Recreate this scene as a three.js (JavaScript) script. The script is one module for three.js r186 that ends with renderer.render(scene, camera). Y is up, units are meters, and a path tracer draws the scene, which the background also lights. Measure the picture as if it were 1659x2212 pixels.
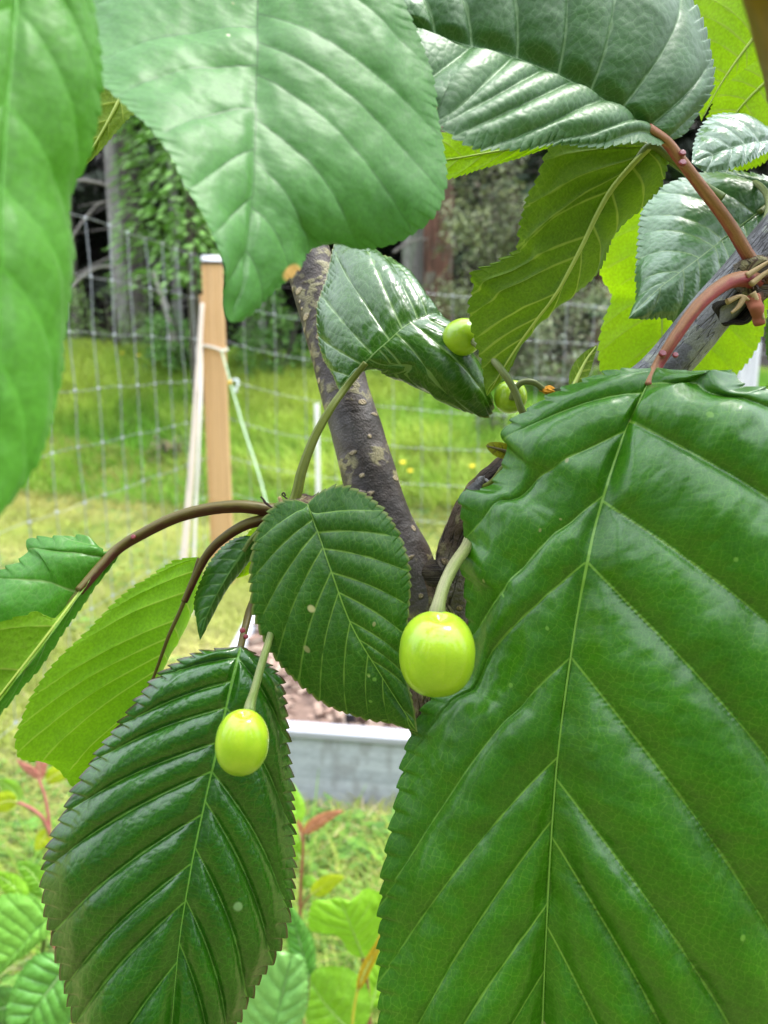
import * as THREE from 'three';
import { mergeGeometries } from 'three/addons/utils/BufferGeometryUtils.js';

// ---------------------------------------------------------------- camera, sky, sun, exposure
const scene = new THREE.Scene();
const PITCH = 0.1999, EYE = 1.04;
const camera = new THREE.PerspectiveCamera(67.25, 0.75, 0.01, 400);
camera.position.set(0, EYE, 0);
camera.rotation.x = -PITCH;
camera.focus = 0.19;
camera.userData.fStop = 19;
scene.add(camera);
const renderer = new THREE.WebGLRenderer();
renderer.toneMapping = THREE.LinearToneMapping;
renderer.toneMappingExposure = 2.9;
renderer.shadowMap.enabled = true;

{ // bright overcast sky: paler towards the zenith, soft cloud mottling all round
  const W = 256, H = 128, a = new Float32Array(W * H * 4);
  for (let j = 0; j < H; j++) for (let i = 0; i < W; i++) {
    const el = ((j + 0.5) / H - 0.5) * Math.PI, az = (i / W) * Math.PI * 2;
    const s = Math.max(0, Math.sin(el));
    const m = 1 + 0.10 * Math.sin(az * 3 + 4 * s) * Math.sin(el * 7 + 2) * Math.cos(el) + 0.06 * Math.sin(az * 7 - 3 * el + 1);
    const L = (0.40 + 1.15 * s) * m * (el < 0 ? 0.5 : 1), k = (j * W + i) * 4;
    a[k] = L * 0.92; a[k + 1] = L * 1.0; a[k + 2] = L * 1.13; a[k + 3] = 1;
  }
  const t = new THREE.DataTexture(a, W, H, THREE.RGBAFormat, THREE.FloatType);
  t.mapping = THREE.EquirectangularReflectionMapping; t.magFilter = THREE.LinearFilter; t.needsUpdate = true;
  scene.background = t; scene.environment = t;
}
const sun = new THREE.DirectionalLight(new THREE.Color(1, 0.965, 0.9), 1.5);
sun.position.set(3.0, 8, -2.2); sun.target.position.set(0, 0.8, -1);
sun.castShadow = true; sun.shadow.radius = 26; sun.shadow.mapSize.set(2048, 2048);
Object.assign(sun.shadow.camera, { left: -8, right: 8, top: 8, bottom: -8, near: 0.5, far: 30 });
scene.add(sun, sun.target);

// ---------------------------------------------------------------- helpers
function rng(seed) { let s = seed >>> 0; return () => { s = (s + 0x6D2B79F5) >>> 0; let t = s; t = Math.imul(t ^ (t >>> 15), t | 1); t ^= t + Math.imul(t ^ (t >>> 7), t | 61); return ((t ^ (t >>> 14)) >>> 0) / 4294967296; }; }
const V = (x, y, z) => new THREE.Vector3(x, y, z);
const clamp = (x, a = 0, b = 1) => x < a ? a : x > b ? b : x;
const sstep = (a, b, x) => { x = clamp((x - a) / (b - a)); return x * x * (3 - 2 * x); };
const lerp = (a, b, t) => a + (b - a) * t;
function hash2(i, j) { let h = Math.imul(i, 374761393) ^ Math.imul(j, 668265263); h = Math.imul(h ^ (h >>> 13), 1274126177); return ((h ^ (h >>> 16)) >>> 0) / 4294967296; }
function vnoise(x, y) {
  const i = Math.floor(x), j = Math.floor(y); let f = x - i, g = y - j; f = f * f * (3 - 2 * f); g = g * g * (3 - 2 * g);
  return lerp(lerp(hash2(i, j), hash2(i + 1, j), f), lerp(hash2(i, j + 1), hash2(i + 1, j + 1), f), g);
}
const fbm = (x, y, o = 4) => { let s = 0, a = 0.5, t = 0; for (let k = 0; k < o; k++) { s += a * vnoise(x, y); t += a; a *= 0.5; x = x * 2.03 + 17.3; y = y * 2.03 + 5.1; } return s / t; };
function worley(x, y) { // F2 - F1: small along the borders of cells
  const i = Math.floor(x), j = Math.floor(y); let a = 9, b = 9;
  for (let p = -1; p <= 1; p++) for (let q = -1; q <= 1; q++) {
    const dx = i + p + 0.15 + 0.7 * hash2(i + p, j + q) - x, dy = j + q + 0.15 + 0.7 * hash2(i + p + 57, j + q - 31) - y, d = dx * dx + dy * dy;
    if (d < a) { b = a; a = d; } else if (d < b) b = d;
  }
  return Math.sqrt(b) - Math.sqrt(a);
}
// a point from where it stands in the view (picture 1659 x 2212) and its distance along the camera's axis in metres
const F = 1663, CX = 829.5, CY = 1106, cp = Math.cos(PITCH), sp = Math.sin(PITCH);
function at(x, y, d) { const u = (x - CX) / F * d, v = -(y - CY) / F * d; return V(u, EYE + v * cp - d * sp, -v * sp - d * cp); }
function seen(p) { const y = p.y - EYE, v = y * cp - p.z * sp, d = -y * sp - p.z * cp; return [CX + p.x / d * F, CY - v / d * F, d]; }

const counts = {};
function numbered(n) { const k = counts[n] = (counts[n] ?? -1) + 1; return k ? n + '_' + String(k).padStart(3, '0') : n; }
function shade(o) { o.traverse((m) => { if (m.isMesh) { m.castShadow = true; m.receiveShadow = true; } }); return o; }
function tag(o, label, category, group, kind) { Object.assign(o.userData, { label, category }); if (group) o.userData.group = group; if (kind) o.userData.kind = kind; return o; }
function thing(name, label, category, pos, group) { const g = new THREE.Group(); g.name = numbered(name); if (pos) g.position.copy(pos); scene.add(g); return tag(g, label, category, group); }
function part(parent, name, geo, mat, label) { // geometry is given in world metres; it is stored relative to its thing
  let root = parent; const off = V(0, 0, 0); while (root && root !== scene) { off.add(root.position); root = root.parent; }
  if (geo.attributes) geo.translate(-off.x, -off.y, -off.z);
  const m = new THREE.Mesh(geo, mat); m.name = name; parent.add(m); if (label) m.userData.label = label; return m;
}
function tex(w, h, fn, srgb = true) {
  const a = new Uint8Array(w * h * 4);
  for (let j = 0; j < h; j++) for (let i = 0; i < w; i++) { const c = fn((i + 0.5) / w, (j + 0.5) / h), k = (j * w + i) * 4; a[k] = clamp(c[0]) * 255; a[k + 1] = clamp(c[1]) * 255; a[k + 2] = clamp(c[2]) * 255; a[k + 3] = 255; }
  const t = new THREE.DataTexture(a, w, h); t.magFilter = THREE.LinearFilter; t.minFilter = THREE.LinearFilter; t.wrapS = t.wrapT = THREE.RepeatWrapping;
  if (srgb) t.colorSpace = THREE.SRGBColorSpace; t.needsUpdate = true; return t;
}
const enc = (x) => x <= 0.0031308 ? 12.92 * x : 1.055 * Math.pow(x, 1 / 2.4) - 0.055;
const encC = (c) => [enc(c[0]), enc(c[1]), enc(c[2])];
const mix3 = (a, b, t) => [lerp(a[0], b[0], t), lerp(a[1], b[1], t), lerp(a[2], b[2], t)];
const mul3 = (a, s) => [a[0] * s, a[1] * s, a[2] * s];
const std = (c, r = 0.85, o = {}) => new THREE.MeshPhysicalMaterial({ color: new THREE.Color().setRGB(...c), roughness: r, side: THREE.DoubleSide, ...o });

// a round stem: pts [Vector3], rad(t) in metres, uv in metres; wob displaces the radius
function tube(pts, rad, nu, nv, wob, cap = true) {
  const c = new THREE.CatmullRomCurve3(pts, false, 'centripetal'), L = c.getLength(), fr = c.computeFrenetFrames(nu, false);
  const pos = [], uv = [], idx = [];
  for (let i = 0; i <= nu; i++) {
    const t = i / nu, p = c.getPointAt(t), r = typeof rad === 'function' ? rad(t) : rad;
    for (let j = 0; j <= nv; j++) {
      const a = (j % nv) / nv * Math.PI * 2, k = r * (1 + (wob ? wob(t * L, a) : 0)), ca = Math.cos(a) * k, sa = Math.sin(a) * k, N = fr.normals[i], B = fr.binormals[i];
      pos.push(p.x + N.x * ca + B.x * sa, p.y + N.y * ca + B.y * sa, p.z + N.z * ca + B.z * sa); uv.push(j / nv, t * L);
    }
  }
  const w = nv + 1;
  for (let i = 0; i < nu; i++) for (let j = 0; j < nv; j++) { const a = i * w + j; idx.push(a, a + 1, a + w, a + 1, a + w + 1, a + w); }
  if (cap) for (const e of [0, nu]) { const p = c.getPointAt(e / nu), b = pos.length / 3; pos.push(p.x, p.y, p.z); uv.push(0.5, e / nu * L); for (let j = 0; j < nv; j++) e ? idx.push(e * w + j, e * w + j + 1, b) : idx.push(j + 1, j, b); }
  const g = new THREE.BufferGeometry(); g.setAttribute('position', new THREE.Float32BufferAttribute(pos, 3)); g.setAttribute('uv', new THREE.Float32BufferAttribute(uv, 2)); g.setIndex(idx);
  g.computeVertexNormals();
  const n = g.attributes.normal; for (let i = 0; i <= nu; i++) { const a = i * w, b = a + nv, x = n.getX(a) + n.getX(b), y = n.getY(a) + n.getY(b), z = n.getZ(a) + n.getZ(b), l = Math.hypot(x, y, z) || 1; n.setXYZ(a, x / l, y / l, z / l); n.setXYZ(b, x / l, y / l, z / l); }
  return g;
}
const px = (list) => list.map((p) => at(...p));
function box(w, h, d, x = 0, y = 0, z = 0, ry = 0) { const g = new THREE.BoxGeometry(w, h, d); if (ry) g.rotateY(ry); g.translate(x, y, z); return g; }
// ---------------------------------------------------------------- leaves
// A cherry leaf: midrib and both margins as curves in space, teeth along the margins, lamina quilted up between the side veins.
// s: { mid, left, right: [[x, y, (d)]...], d: [depth at base .. tip], dl, dr: how far each margin stands behind the midrib (m), vl, vr: side veins [x0,y0,x1,y1],
//      col, vein colour, teeth, amp, quilt, under (seen from below), res }
function fillDepth(list, dfun, off) { return list.map((p, i) => { const t = i / (list.length - 1); return at(p[0], p[1], p[2] ?? dfun(t) + off * Math.sin(Math.PI * clamp(t)) ); }); }
function leafShape(s) {
  const ds = s.d ?? [0.18], n = ds.length;
  const dfun = (t) => { const k = t * (n - 1), i = Math.min(n - 2, Math.floor(k)); return n < 2 ? ds[0] : lerp(ds[i], ds[i + 1], k - i); };
  if (!s.left) { // margins of a plain leaf from its midrib and half width in picture units
    const c = new THREE.CatmullRomCurve3(s.mid.map((p) => V(p[0], p[1], 0)));
    s.left = []; s.right = [];
    for (let i = 0; i <= 14; i++) {
      const t = i / 14, p = c.getPointAt(t), q = c.getTangentAt(t), w = s.w * Math.pow(Math.sin(Math.PI * Math.pow(t, 0.82)), 0.75) * (1 - 0.25 * t);
      const wl = w * (s.wl ?? 1), wr = w * (s.wr ?? 1);
      s.left.push([p.x + q.y * wl, p.y - q.x * wl]); s.right.push([p.x - q.y * wr, p.y + q.x * wr]);
    }
  } else {
    const b = s.mid[0], e = s.mid[s.mid.length - 1];
    s.left = [b, ...s.left, e]; s.right = [b, ...s.right, e];
  }
  const mk = (l, off) => new THREE.CatmullRomCurve3(fillDepth(l, dfun, off), false, 'centripetal');
  const M = mk(s.mid, 0), L = mk(s.left, s.dl ?? 0), R = mk(s.right, s.dr ?? 0);
  for (const c of [M, L, R]) { c.arcLengthDivisions = 500; c.getLengths(); }
  return { M, L, R, len: M.getLength() };
}
const NWV = 20; // a side vein is a table of positions along the leaf for steps from midrib to margin
function leafVeins(s, sh) {
  const NS = 160, pix = (c) => { const l = []; for (let i = 0; i <= NS; i++) l.push(seen(c.getPointAt(i / NS))); return l; }, Mp = pix(sh.M);
  const near = (l, x, y) => { let b = 1e9, k = 0; l.forEach((q, i) => { const d = (q[0] - x) ** 2 + (q[1] - y) ** 2; if (d < b) { b = d; k = i / NS; } }); return k; };
  return [[s.vl, sh.L], [s.vr, sh.R]].map(([list, margin], side) => {
    const Ep = pix(margin); let v = [];
    if (list) v = list.map((a) => [near(Mp, a[0], a[1]), near(Ep, a[2], a[3])]);
    else { const n = s.nv ?? 8, r = rng(31 + side * 7 + (s.seed ?? 0)); for (let i = 0; i < n; i++) { const u = 0.03 + 0.85 * (i + 0.4 * r()) / n; v.push([u, Math.min(0.985, u + (s.fwd ?? 0.2) * (1 - 0.55 * u))]); } }
    v.sort((a, b) => a[0] - b[0]);
    for (let i = 1; i < v.length; i++) { v[i][0] = Math.max(v[i][0], v[i - 1][0] + 0.012); v[i][1] = Math.max(v[i][1], v[i - 1][1] + 0.014); }
    const get = (l, u) => { const k = clamp(u) * NS, i = Math.min(NS - 1, Math.floor(k)), f = k - i; return [lerp(l[i][0], l[i + 1][0], f), lerp(l[i][1], l[i + 1][1], f)]; };
    const mid = get(Mp, 0.02), tip = get(Mp, 0.98), axis = [tip[0] - mid[0], tip[1] - mid[1]];
    const tabs = v.map(([u0, u1]) => {
      const A = get(Mp, u0), B = get(Ep, u1), dx = B[0] - A[0], dy = B[1] - A[1], L = Math.hypot(dx, dy) || 1; let nx = -dy / L, ny = dx / L; if (nx * axis[0] + ny * axis[1] < 0) { nx = -nx; ny = -ny; }
      const T = [u0];
      for (let k = 1; k <= NWV; k++) {
        const w = k / NWV, e = u0 + (u1 - u0) * w; let best = 9, ub = e, prev = null;
        for (let i = 0; i <= NS; i++) { const x = lerp(Mp[i][0], Ep[i][0], w) - A[0], y = lerp(Mp[i][1], Ep[i][1], w) - A[1], t = (x * dx + y * dy) / (L * L), f = x * nx + y * ny + (s.bow ?? 0.035) * L * Math.sin(Math.PI * clamp(t)); if (prev !== null && prev * f <= 0 && t > -0.1) { const u = (i - 1 + Math.abs(prev) / (Math.abs(prev) + Math.abs(f) + 1e-9)) / NS; if (Math.abs(u - e) < best) { best = Math.abs(u - e); ub = u; } } prev = f; }
        T.push(best < 0.3 ? ub : e);
      }
      for (let p = 0; p < 2; p++) for (let k = 1; k < NWV; k++) T[k] = 0.25 * T[k - 1] + 0.5 * T[k] + 0.25 * T[k + 1];
      return T;
    });
    for (let i = 1; i < tabs.length; i++) for (let k = 0; k <= NWV; k++) tabs[i][k] = Math.max(tabs[i][k], tabs[i - 1][k] + 0.012);
    const f = tabs[0], g = tabs[tabs.length - 1];
    return [f.map((u) => u - 0.1), ...tabs, g.map((u) => Math.max(u + 0.06, lerp(u, 1.05, 0.6))), g.map((u) => u + 0.8)];
  });
}
const veinU = (T, w) => { const k = clamp(w) * NWV, i = Math.min(NWV - 1, Math.floor(k)); return T[i] + (T[i + 1] - T[i]) * (k - i); };
function veinSpan(vs, u, w) { let i = 0; while (i < vs.length - 2 && veinU(vs[i + 1], w) <= u) i++; const a = veinU(vs[i], w), b = veinU(vs[i + 1], w); return [i, a, b]; }
function leafHeight(S, u, v) { // metres above the smooth blade, towards the upper side
  const side = v < 0 ? 0 : 1, w = Math.abs(v), vs = S.veins[side], [, a, b] = veinSpan(vs, u, w), f = clamp((u - a) / Math.max(1e-4, b - a));
  const sp_ = (b - a) * S.len * 0.8, end = sstep(0, 0.06, u) * (1 - sstep(0.94, 1, u));
  let h = S.quilt * Math.min(1, sp_ / 0.007) * Math.pow(4 * f * (1 - f), 0.75) * sstep(0, 0.1, w) * (1 - 0.75 * sstep(0.72, 1, w));
  const hw = S.hw(u, side), X = (v < 0 ? -1 : 1) * w * hw + S.ox, Y = u * S.len;
  if (S.fine) { const q = worley(X * 520 + Y * 160, Y * 640 - 90 * X); h += S.fine * 0.00009 * Math.min(0.5, q) + S.fine * 0.00016 * (fbm(X * 420, Y * 420, 2) - 0.5) ; }
  if (S.calm) h *= side ? 1 : S.calm;
  h += S.wave * (fbm(X * 60 + S.ox * 9, Y * 60) - 0.5);
  return h * end;
}
function makeLeaf(s, parent, mat0) {
  const sh = leafShape(s), veins = leafVeins(s, sh), NU = s.res?.[0] ?? 300, NV = s.res?.[1] ?? 64;
  const S = { veins, len: sh.len, quilt: s.quilt ?? 0.0011, fine: s.fine ?? 1, wave: s.wave ?? 0.0012, calm: s.calm, ox: 0.37 * (s.seed ?? 1) };
  const hwT = [[], []]; for (let i = 0; i <= 100; i++) { const m = sh.M.getPointAt(i / 100); hwT[0].push(m.distanceTo(sh.L.getPointAt(i / 100))); hwT[1].push(m.distanceTo(sh.R.getPointAt(i / 100))); }
  S.hw = (u, side) => { const k = clamp(u) * 100, i = Math.min(99, Math.floor(k)); return lerp(hwT[side][i], hwT[side][i + 1], k - i); };
  const r = rng(900 + (s.seed ?? 1) * 13), nt = s.teeth ?? 44, amp = s.amp ?? 0.0011;
  const tooth = [0, 1].map(() => { const e = [0], k = []; while (e[e.length - 1] < 1) { e.push(e[e.length - 1] + (0.7 + 0.6 * r()) / nt); k.push(0.55 + 0.6 * r()); } return { e, k, i: 0 }; });
  const P = [], UV = [], W = 2 * NV + 1, arch = s.arch ?? [0.06, 0.06];
  const base = (u, v) => { // smooth blade
    const m = sh.M.getPointAt(u), e = (v < 0 ? sh.L : sh.R).getPointAt(u); return m.lerp(e, Math.abs(v));
  };
  const mids = [], ls = [], rs = [];
  for (let i = 0; i <= NU; i++) { const u = i / NU; mids.push(sh.M.getPointAt(u)); ls.push(sh.L.getPointAt(u)); rs.push(sh.R.getPointAt(u)); }
  const eye = V(0, EYE, 0), toEye = eye.clone().sub(sh.M.getPointAt(0.45)).normalize();
  for (let i = 0; i <= NU; i++) {
    const u = i / NU, i0 = Math.max(0, i - 2), i1 = Math.min(NU, i + 2);
    const outs = [0, 1].map((k) => { const T = tooth[k]; while (T.i < T.e.length - 2 && T.e[T.i + 1] < u) T.i++; const f = clamp((u - T.e[T.i]) / (T.e[T.i + 1] - T.e[T.i])); return amp * T.k[T.i] * (Math.pow(f, 0.55) * (1 - sstep(0.72, 1, f)) - 0.25) * sstep(0, 0.05, u) * (1 - 0.6 * sstep(0.93, 1, u)); });
    for (let j = -NV; j <= NV; j++) {
      let v = j / NV; const k = v < 0 ? 0 : 1, E = k ? rs : ls; const w0 = Math.abs(v), w = s.dense ? w0 : 1 - Math.pow(1 - w0, 1.25); v = k ? w : -w;
      const p = mids[i].clone().lerp(E[i], w);
      const tu = mids[i1].clone().lerp(E[i1], w).sub(mids[i0].clone().lerp(E[i0], w)), tv = E[i].clone().sub(mids[i]).multiplyScalar(k ? 1 : -1);
      const nrm = tu.clone().cross(tv); if (nrm.lengthSq() < 1e-16) nrm.copy(toEye); nrm.normalize(); if (nrm.dot(toEye) < 0) nrm.negate();
      const hw = S.hw(u, k), up = (s.under ? -1 : 1);
      const outw = E[i].clone().sub(mids[i]); const ol = outw.length(); if (ol > 1e-6) outw.divideScalar(ol);
      const h = up * leafHeight(S, u, v) + (arch[k] * hw * Math.sin(Math.PI * w)) ;
      p.addScaledVector(nrm, h);
      const te = outs[k] * sstep(0.80, 1, w) * Math.min(1, ol / 0.006);
      p.addScaledVector(outw, te); if (tu.lengthSq() > 1e-14) p.addScaledVector(tu.normalize(), te * 0.5);
      if (s.frill) p.addScaledVector(nrm, s.frill * sstep(0.55, 1, w) * Math.sin(u * (s.frillN ?? 26) + k * 2 + S.ox * 5));
      P.push(p.x, p.y, p.z); UV.push(v * 0.5 + 0.5, u);
    }
  }
  const idx = []; for (let i = 0; i < NU; i++) for (let j = 0; j < W - 1; j++) { const a = i * W + j; idx.push(a, a + 1, a + W, a + 1, a + W + 1, a + W); }
  const g = new THREE.BufferGeometry(); g.setAttribute('position', new THREE.Float32BufferAttribute(P, 3)); g.setAttribute('uv', new THREE.Float32BufferAttribute(UV, 2)); g.setIndex(idx); g.computeVertexNormals();
  const mat = mat0 ?? leafMaterial(s, S);
  const m = part(parent, s.name ?? 'leaf', g, mat, s.label);
  if (s.rib !== 0) { // the midrib, a cord tapering along the blade
    const pts = []; for (let i = 0; i <= 10; i++) { const u = 0.005 + 0.95 * i / 10, q = sh.M.getPointAt(u), n2 = base(clamp(u), -0.2).sub(q).cross(base(clamp(u), 0.2).sub(q)).normalize(); void n2; pts.push(q.addScaledVector(toEye, s.under ? 0.0001 : -0.00012)); }
    const r0 = s.rib ?? (s.under ? 0.0007 : 0.00021);
    part(m, 'midrib', tube(pts, (t) => r0 * (1 - 0.82 * t), 60, 8), s.ribMat ?? ribMat(s.vein, s.trans));
  }
  S.sh = sh; m.userData.S = undefined; return { mesh: m, sh, S };
}
const ribCache = {};
function ribMat(c, t) { const k = c.join(); return ribCache[k] ??= new THREE.MeshPhysicalMaterial({ color: new THREE.Color().setRGB(...c), roughness: 0.6, clearcoat: 0.3, clearcoatRoughness: 0.4 }); }
function leafMaterial(s, S) {
  const [w, h] = s.tex ?? [512, 1024], seed = s.seed ?? 1, col = s.col, vein = s.vein, col2 = s.col2 ?? mul3(col, 0.72), rim = s.rim, vs = s.veinS ?? 1;
  const r = rng(seed * 77 + 5), spots = []; for (let i = 0; i < (s.spots ?? 0); i++) spots.push([r() * 1.7 - 0.85, 0.08 + 0.84 * r(), 0.0004 + 0.0009 * r() * r(), r()]);
  for (const q of s.marks ?? []) spots.push(q);
  const map = tex(w, h, (a, u) => {
    const v = a * 2 - 1, side = v < 0 ? 0 : 1, wq = Math.abs(v), hw = S.hw(u, side), [, A, B] = veinSpan(S.veins[side], u, wq);
    const X = (v < 0 ? -1 : 1) * wq * hw + S.ox, Y = u * S.len;
    const n = fbm(X * 130, Y * 130, 3), n2 = vnoise(X * 2600, Y * 2600), n3 = fbm(X * 38 + 7, Y * 38, 2);
    let c = mix3(col2, col, clamp(0.15 + 1.3 * (n - 0.22) + 0.5 * (n3 - 0.5)));
    c = mul3(c, 0.86 + 0.28 * n2);
    // network of small veins, two sizes
    const wx = X + 0.0007 * (vnoise(X * 500, Y * 500) - 0.5), wy = Y + 0.0007 * (vnoise(X * 500 + 40, Y * 500) - 0.5);
    const q1 = worley(wx * 520 + wy * 160, wy * 640 - 90 * wx), q2 = worley(wx * 1300 + 5, wy * 1300);
    const dA = (u - A) * S.len * 0.78, dB = (B - u) * S.len * 0.78, d = Math.min(dA, dB), wv = (0.00021 * (1 - 0.6 * wq) + 0.00004) * vs;
    let m = 0.30 * (1 - sstep(0.03, 0.11, q1)) * (0.35 + 0.9 * n) * (s.net ?? 1);
    m = Math.max(m, 0.13 * (1 - sstep(0.04, 0.16, q2)) * (s.net ?? 1));
    m = Math.max(m, (0.85 - 0.35 * wq) * (0.7 + 0.5 * n3) * (1 - sstep(wv * 0.4, wv * 1.2, Math.abs(d + 0.00035 * (vnoise(X * 420 + 9, Y * 420) - 0.5) * sstep(0.05, 0.4, wq)))));
    m = Math.max(m, 1 - sstep(0.6, 1.1, wq * hw / (0.00022 * vs * (1.15 - u))));
    c = mix3(c, vein, m);
    // reddish or yellow tips of the teeth
    const ed = hw * (1 - wq); if (rim) c = mix3(c, rim, 0.85 * (1 - sstep(0.0001, 0.0009, ed + 0.0005 * (n - 0.5))));
    for (const q of spots) { const dx = (v - q[0]) * hw, dy = (u - q[1]) * S.len, dd = Math.hypot(dx, dy) * (0.8 + 0.5 * n); if (dd < q[2]) c = mix3(c, q[4] ?? (q[3] > 0.6 ? [0.42, 0.36, 0.16] : [0.22, 0.42, 0.06]), (q[5] ?? 0.45) * (1 - sstep(q[2] * 0.55, q[2], dd))); }
    return encC(c);
  });
  map.wrapS = map.wrapT = THREE.ClampToEdgeWrapping;
  if (s.trans === 0) return new THREE.MeshPhysicalMaterial({ map, roughness: (s.gloss ?? 0.32) + 0.12, ior: 1.5, specularIntensity: s.spec ?? 0.8, clearcoat: s.coat ?? 1, clearcoatRoughness: s.gloss ?? 0.32, side: THREE.DoubleSide }); // opaque blade for a stronger sheen: lets no light through
  return new THREE.MeshPhysicalMaterial({ map, roughness: 0.97, specularIntensity: 0.25, transmission: s.trans ?? 0.22, thickness: 0, ior: 1.45, clearcoat: s.coat ?? 1, clearcoatRoughness: s.gloss ?? 0.32, side: THREE.DoubleSide });
}
// ---------------------------------------------------------------- ground: lawn, grass bank behind the fence, wooded hillside
function gh(x, z) {
  const d = -z; let h = 0.95 * sstep(4.0, 7.6, d + 0.25 * Math.sin(x * 1.3)) - 0.045 * clamp(x, -3, 4) * sstep(1.2, 3, d);
  h += Math.max(0, d - 11) * 0.42 * sstep(11, 15, d); h += 0.05 * (fbm(x * 0.9 + 5, z * 0.9) - 0.5) * sstep(1, 2.5, d) + 0.22 * (fbm(x * 0.5, z * 0.5) - 0.5) * sstep(6, 9, d);
  return h;
}
{
  const xs = [], zs = []; for (let i = 0; i <= 130; i++) { const t = i / 65 - 1; xs.push(Math.sign(t) * (5 * Math.abs(t) + 55 * Math.abs(t) ** 4)); } for (let j = 0; j <= 190; j++) { const t = j / 190; zs.push(6 - 14 * t - 52 * t ** 4); }
  const P = [], UV = [], I = []; for (const z of zs) for (const x of xs) { P.push(x, gh(x, z), z); UV.push(x, z); }
  const w = xs.length; for (let j = 0; j < zs.length - 1; j++) for (let i = 0; i < w - 1; i++) { const a = j * w + i; I.push(a, a + 1, a + w, a + 1, a + w + 1, a + w); }
  const g = new THREE.BufferGeometry(); g.setAttribute('position', new THREE.Float32BufferAttribute(P, 3)); g.setAttribute('uv', new THREE.Float32BufferAttribute(UV, 2)); g.setIndex(I); g.computeVertexNormals();
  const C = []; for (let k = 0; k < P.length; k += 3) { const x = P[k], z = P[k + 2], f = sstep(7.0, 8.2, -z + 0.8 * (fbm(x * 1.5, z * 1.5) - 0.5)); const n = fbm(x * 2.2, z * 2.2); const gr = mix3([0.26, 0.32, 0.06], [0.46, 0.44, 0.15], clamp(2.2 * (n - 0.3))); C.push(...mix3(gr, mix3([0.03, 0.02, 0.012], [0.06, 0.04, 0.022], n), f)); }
  g.setAttribute('color', new THREE.Float32BufferAttribute(C, 3));
  const t = tex(512, 512, (a, b) => { const q = Math.min(1, Math.max(0, 0.35 + 0.6 * fbm(a * 24, b * 24, 4) + 0.3 * (vnoise(a * 200, b * 200) - 0.5))); return [q, q, q * 0.95]; });
  t.repeat.set(1.4, 1.4);
  const m = new THREE.Mesh(g, new THREE.MeshPhysicalMaterial({ map: t, vertexColors: true, roughness: 0.95, side: THREE.DoubleSide })); m.name = 'ground'; m.userData.kind = 'structure'; m.userData.label = 'mown lawn rising to a grassy bank below the wood'; m.receiveShadow = true; scene.add(m);
}
// grass: tufts of bent blades
function tuft(n, h, spread, bend, seed, wid = 0.0035) {
  const r = rng(seed), P = [], I = [], N = [];
  for (let b = 0; b < n; b++) {
    const a = r() * 6.283, x = spread * (r() - 0.5), z = spread * (r() - 0.5), hh = h * (0.5 + 0.7 * r()), bd = bend * hh * (0.3 + r()), w = wid * (0.7 + 0.6 * r()), ca = Math.cos(a), sa = Math.sin(a), o = P.length / 3;
    for (let k = 0; k <= 3; k++) { const t = k / 3, d = bd * t * t, y = hh * t * (1 - 0.25 * t * bend), q = w * (1 - t * 0.9); P.push(x + ca * d - sa * q, y, z + sa * d + ca * q, x + ca * d + sa * q, y, z + sa * d - ca * q); N.push(ca * 0.3, 0.95, sa * 0.3, ca * 0.3, 0.95, sa * 0.3); }
    for (let k = 0; k < 3; k++) { const c = o + k * 2; I.push(c, c + 1, c + 2, c + 1, c + 3, c + 2); }
  }
  const g = new THREE.BufferGeometry(); g.setAttribute('position', new THREE.Float32BufferAttribute(P, 3)); g.setIndex(I); g.computeVertexNormals(); return g;
}
const grassMat = new THREE.MeshPhysicalMaterial({ color: 0xffffff, roughness: 0.95, transmission: 0.35, thickness: 0, clearcoat: 0.1, clearcoatRoughness: 0.5, specularIntensity: 0.4, side: THREE.DoubleSide });
function scatter(name, label, geo, mat, n, seed, place, cat = 'grass') {
  const r = rng(seed), list = []; let guard = 0; while (list.length < n && guard++ < n * 6) { const q = place(r); if (q) list.push(q); }
  const m = new THREE.InstancedMesh(geo, mat, list.length); m.name = numbered(name); const M = new THREE.Matrix4(), Q = new THREE.Quaternion(), E = new THREE.Euler(), c = new THREE.Color();
  list.forEach((q, i) => { E.set(q.rx ?? 0, q.ry, q.rz ?? 0); Q.setFromEuler(E); M.compose(q.p, Q, V(q.s, q.sy ?? q.s, q.s)); m.setMatrixAt(i, M); m.setColorAt(i, c.setRGB(...q.c)); });
  m.castShadow = m.receiveShadow = true; return tag(m, label, cat, null, 'stuff');
}
const inView = (x, z, y, pad = 60) => { const q = seen(V(x, y, z)); return q[2] > 0.1 && q[0] > -pad && q[0] < 1659 + pad && q[1] > -pad && q[1] < 2212 + pad; };
const bedRect = { x0: -0.45, x1: 1.45, z0: -2.53, z1: -1.61 };
const inBed = (x, z) => { const y = z - 0.05 * (x + 0.09); return x > bedRect.x0 - 0.02 && x < bedRect.x1 + 0.02 && y < bedRect.z1 + 0.035 && y > bedRect.z0 - 0.03; };
const gcol = (r, x, z) => { const n = fbm(x * 1.7 + 3, z * 1.7); return mul3(mix3(mix3([0.34, 0.42, 0.06], [0.62, 0.6, 0.2], clamp(2.4 * (n - 0.3))), [0.46, 0.40, 0.18], r() < 0.14 ? 0.6 : 0), 0.75 + 0.5 * r()); };
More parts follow.
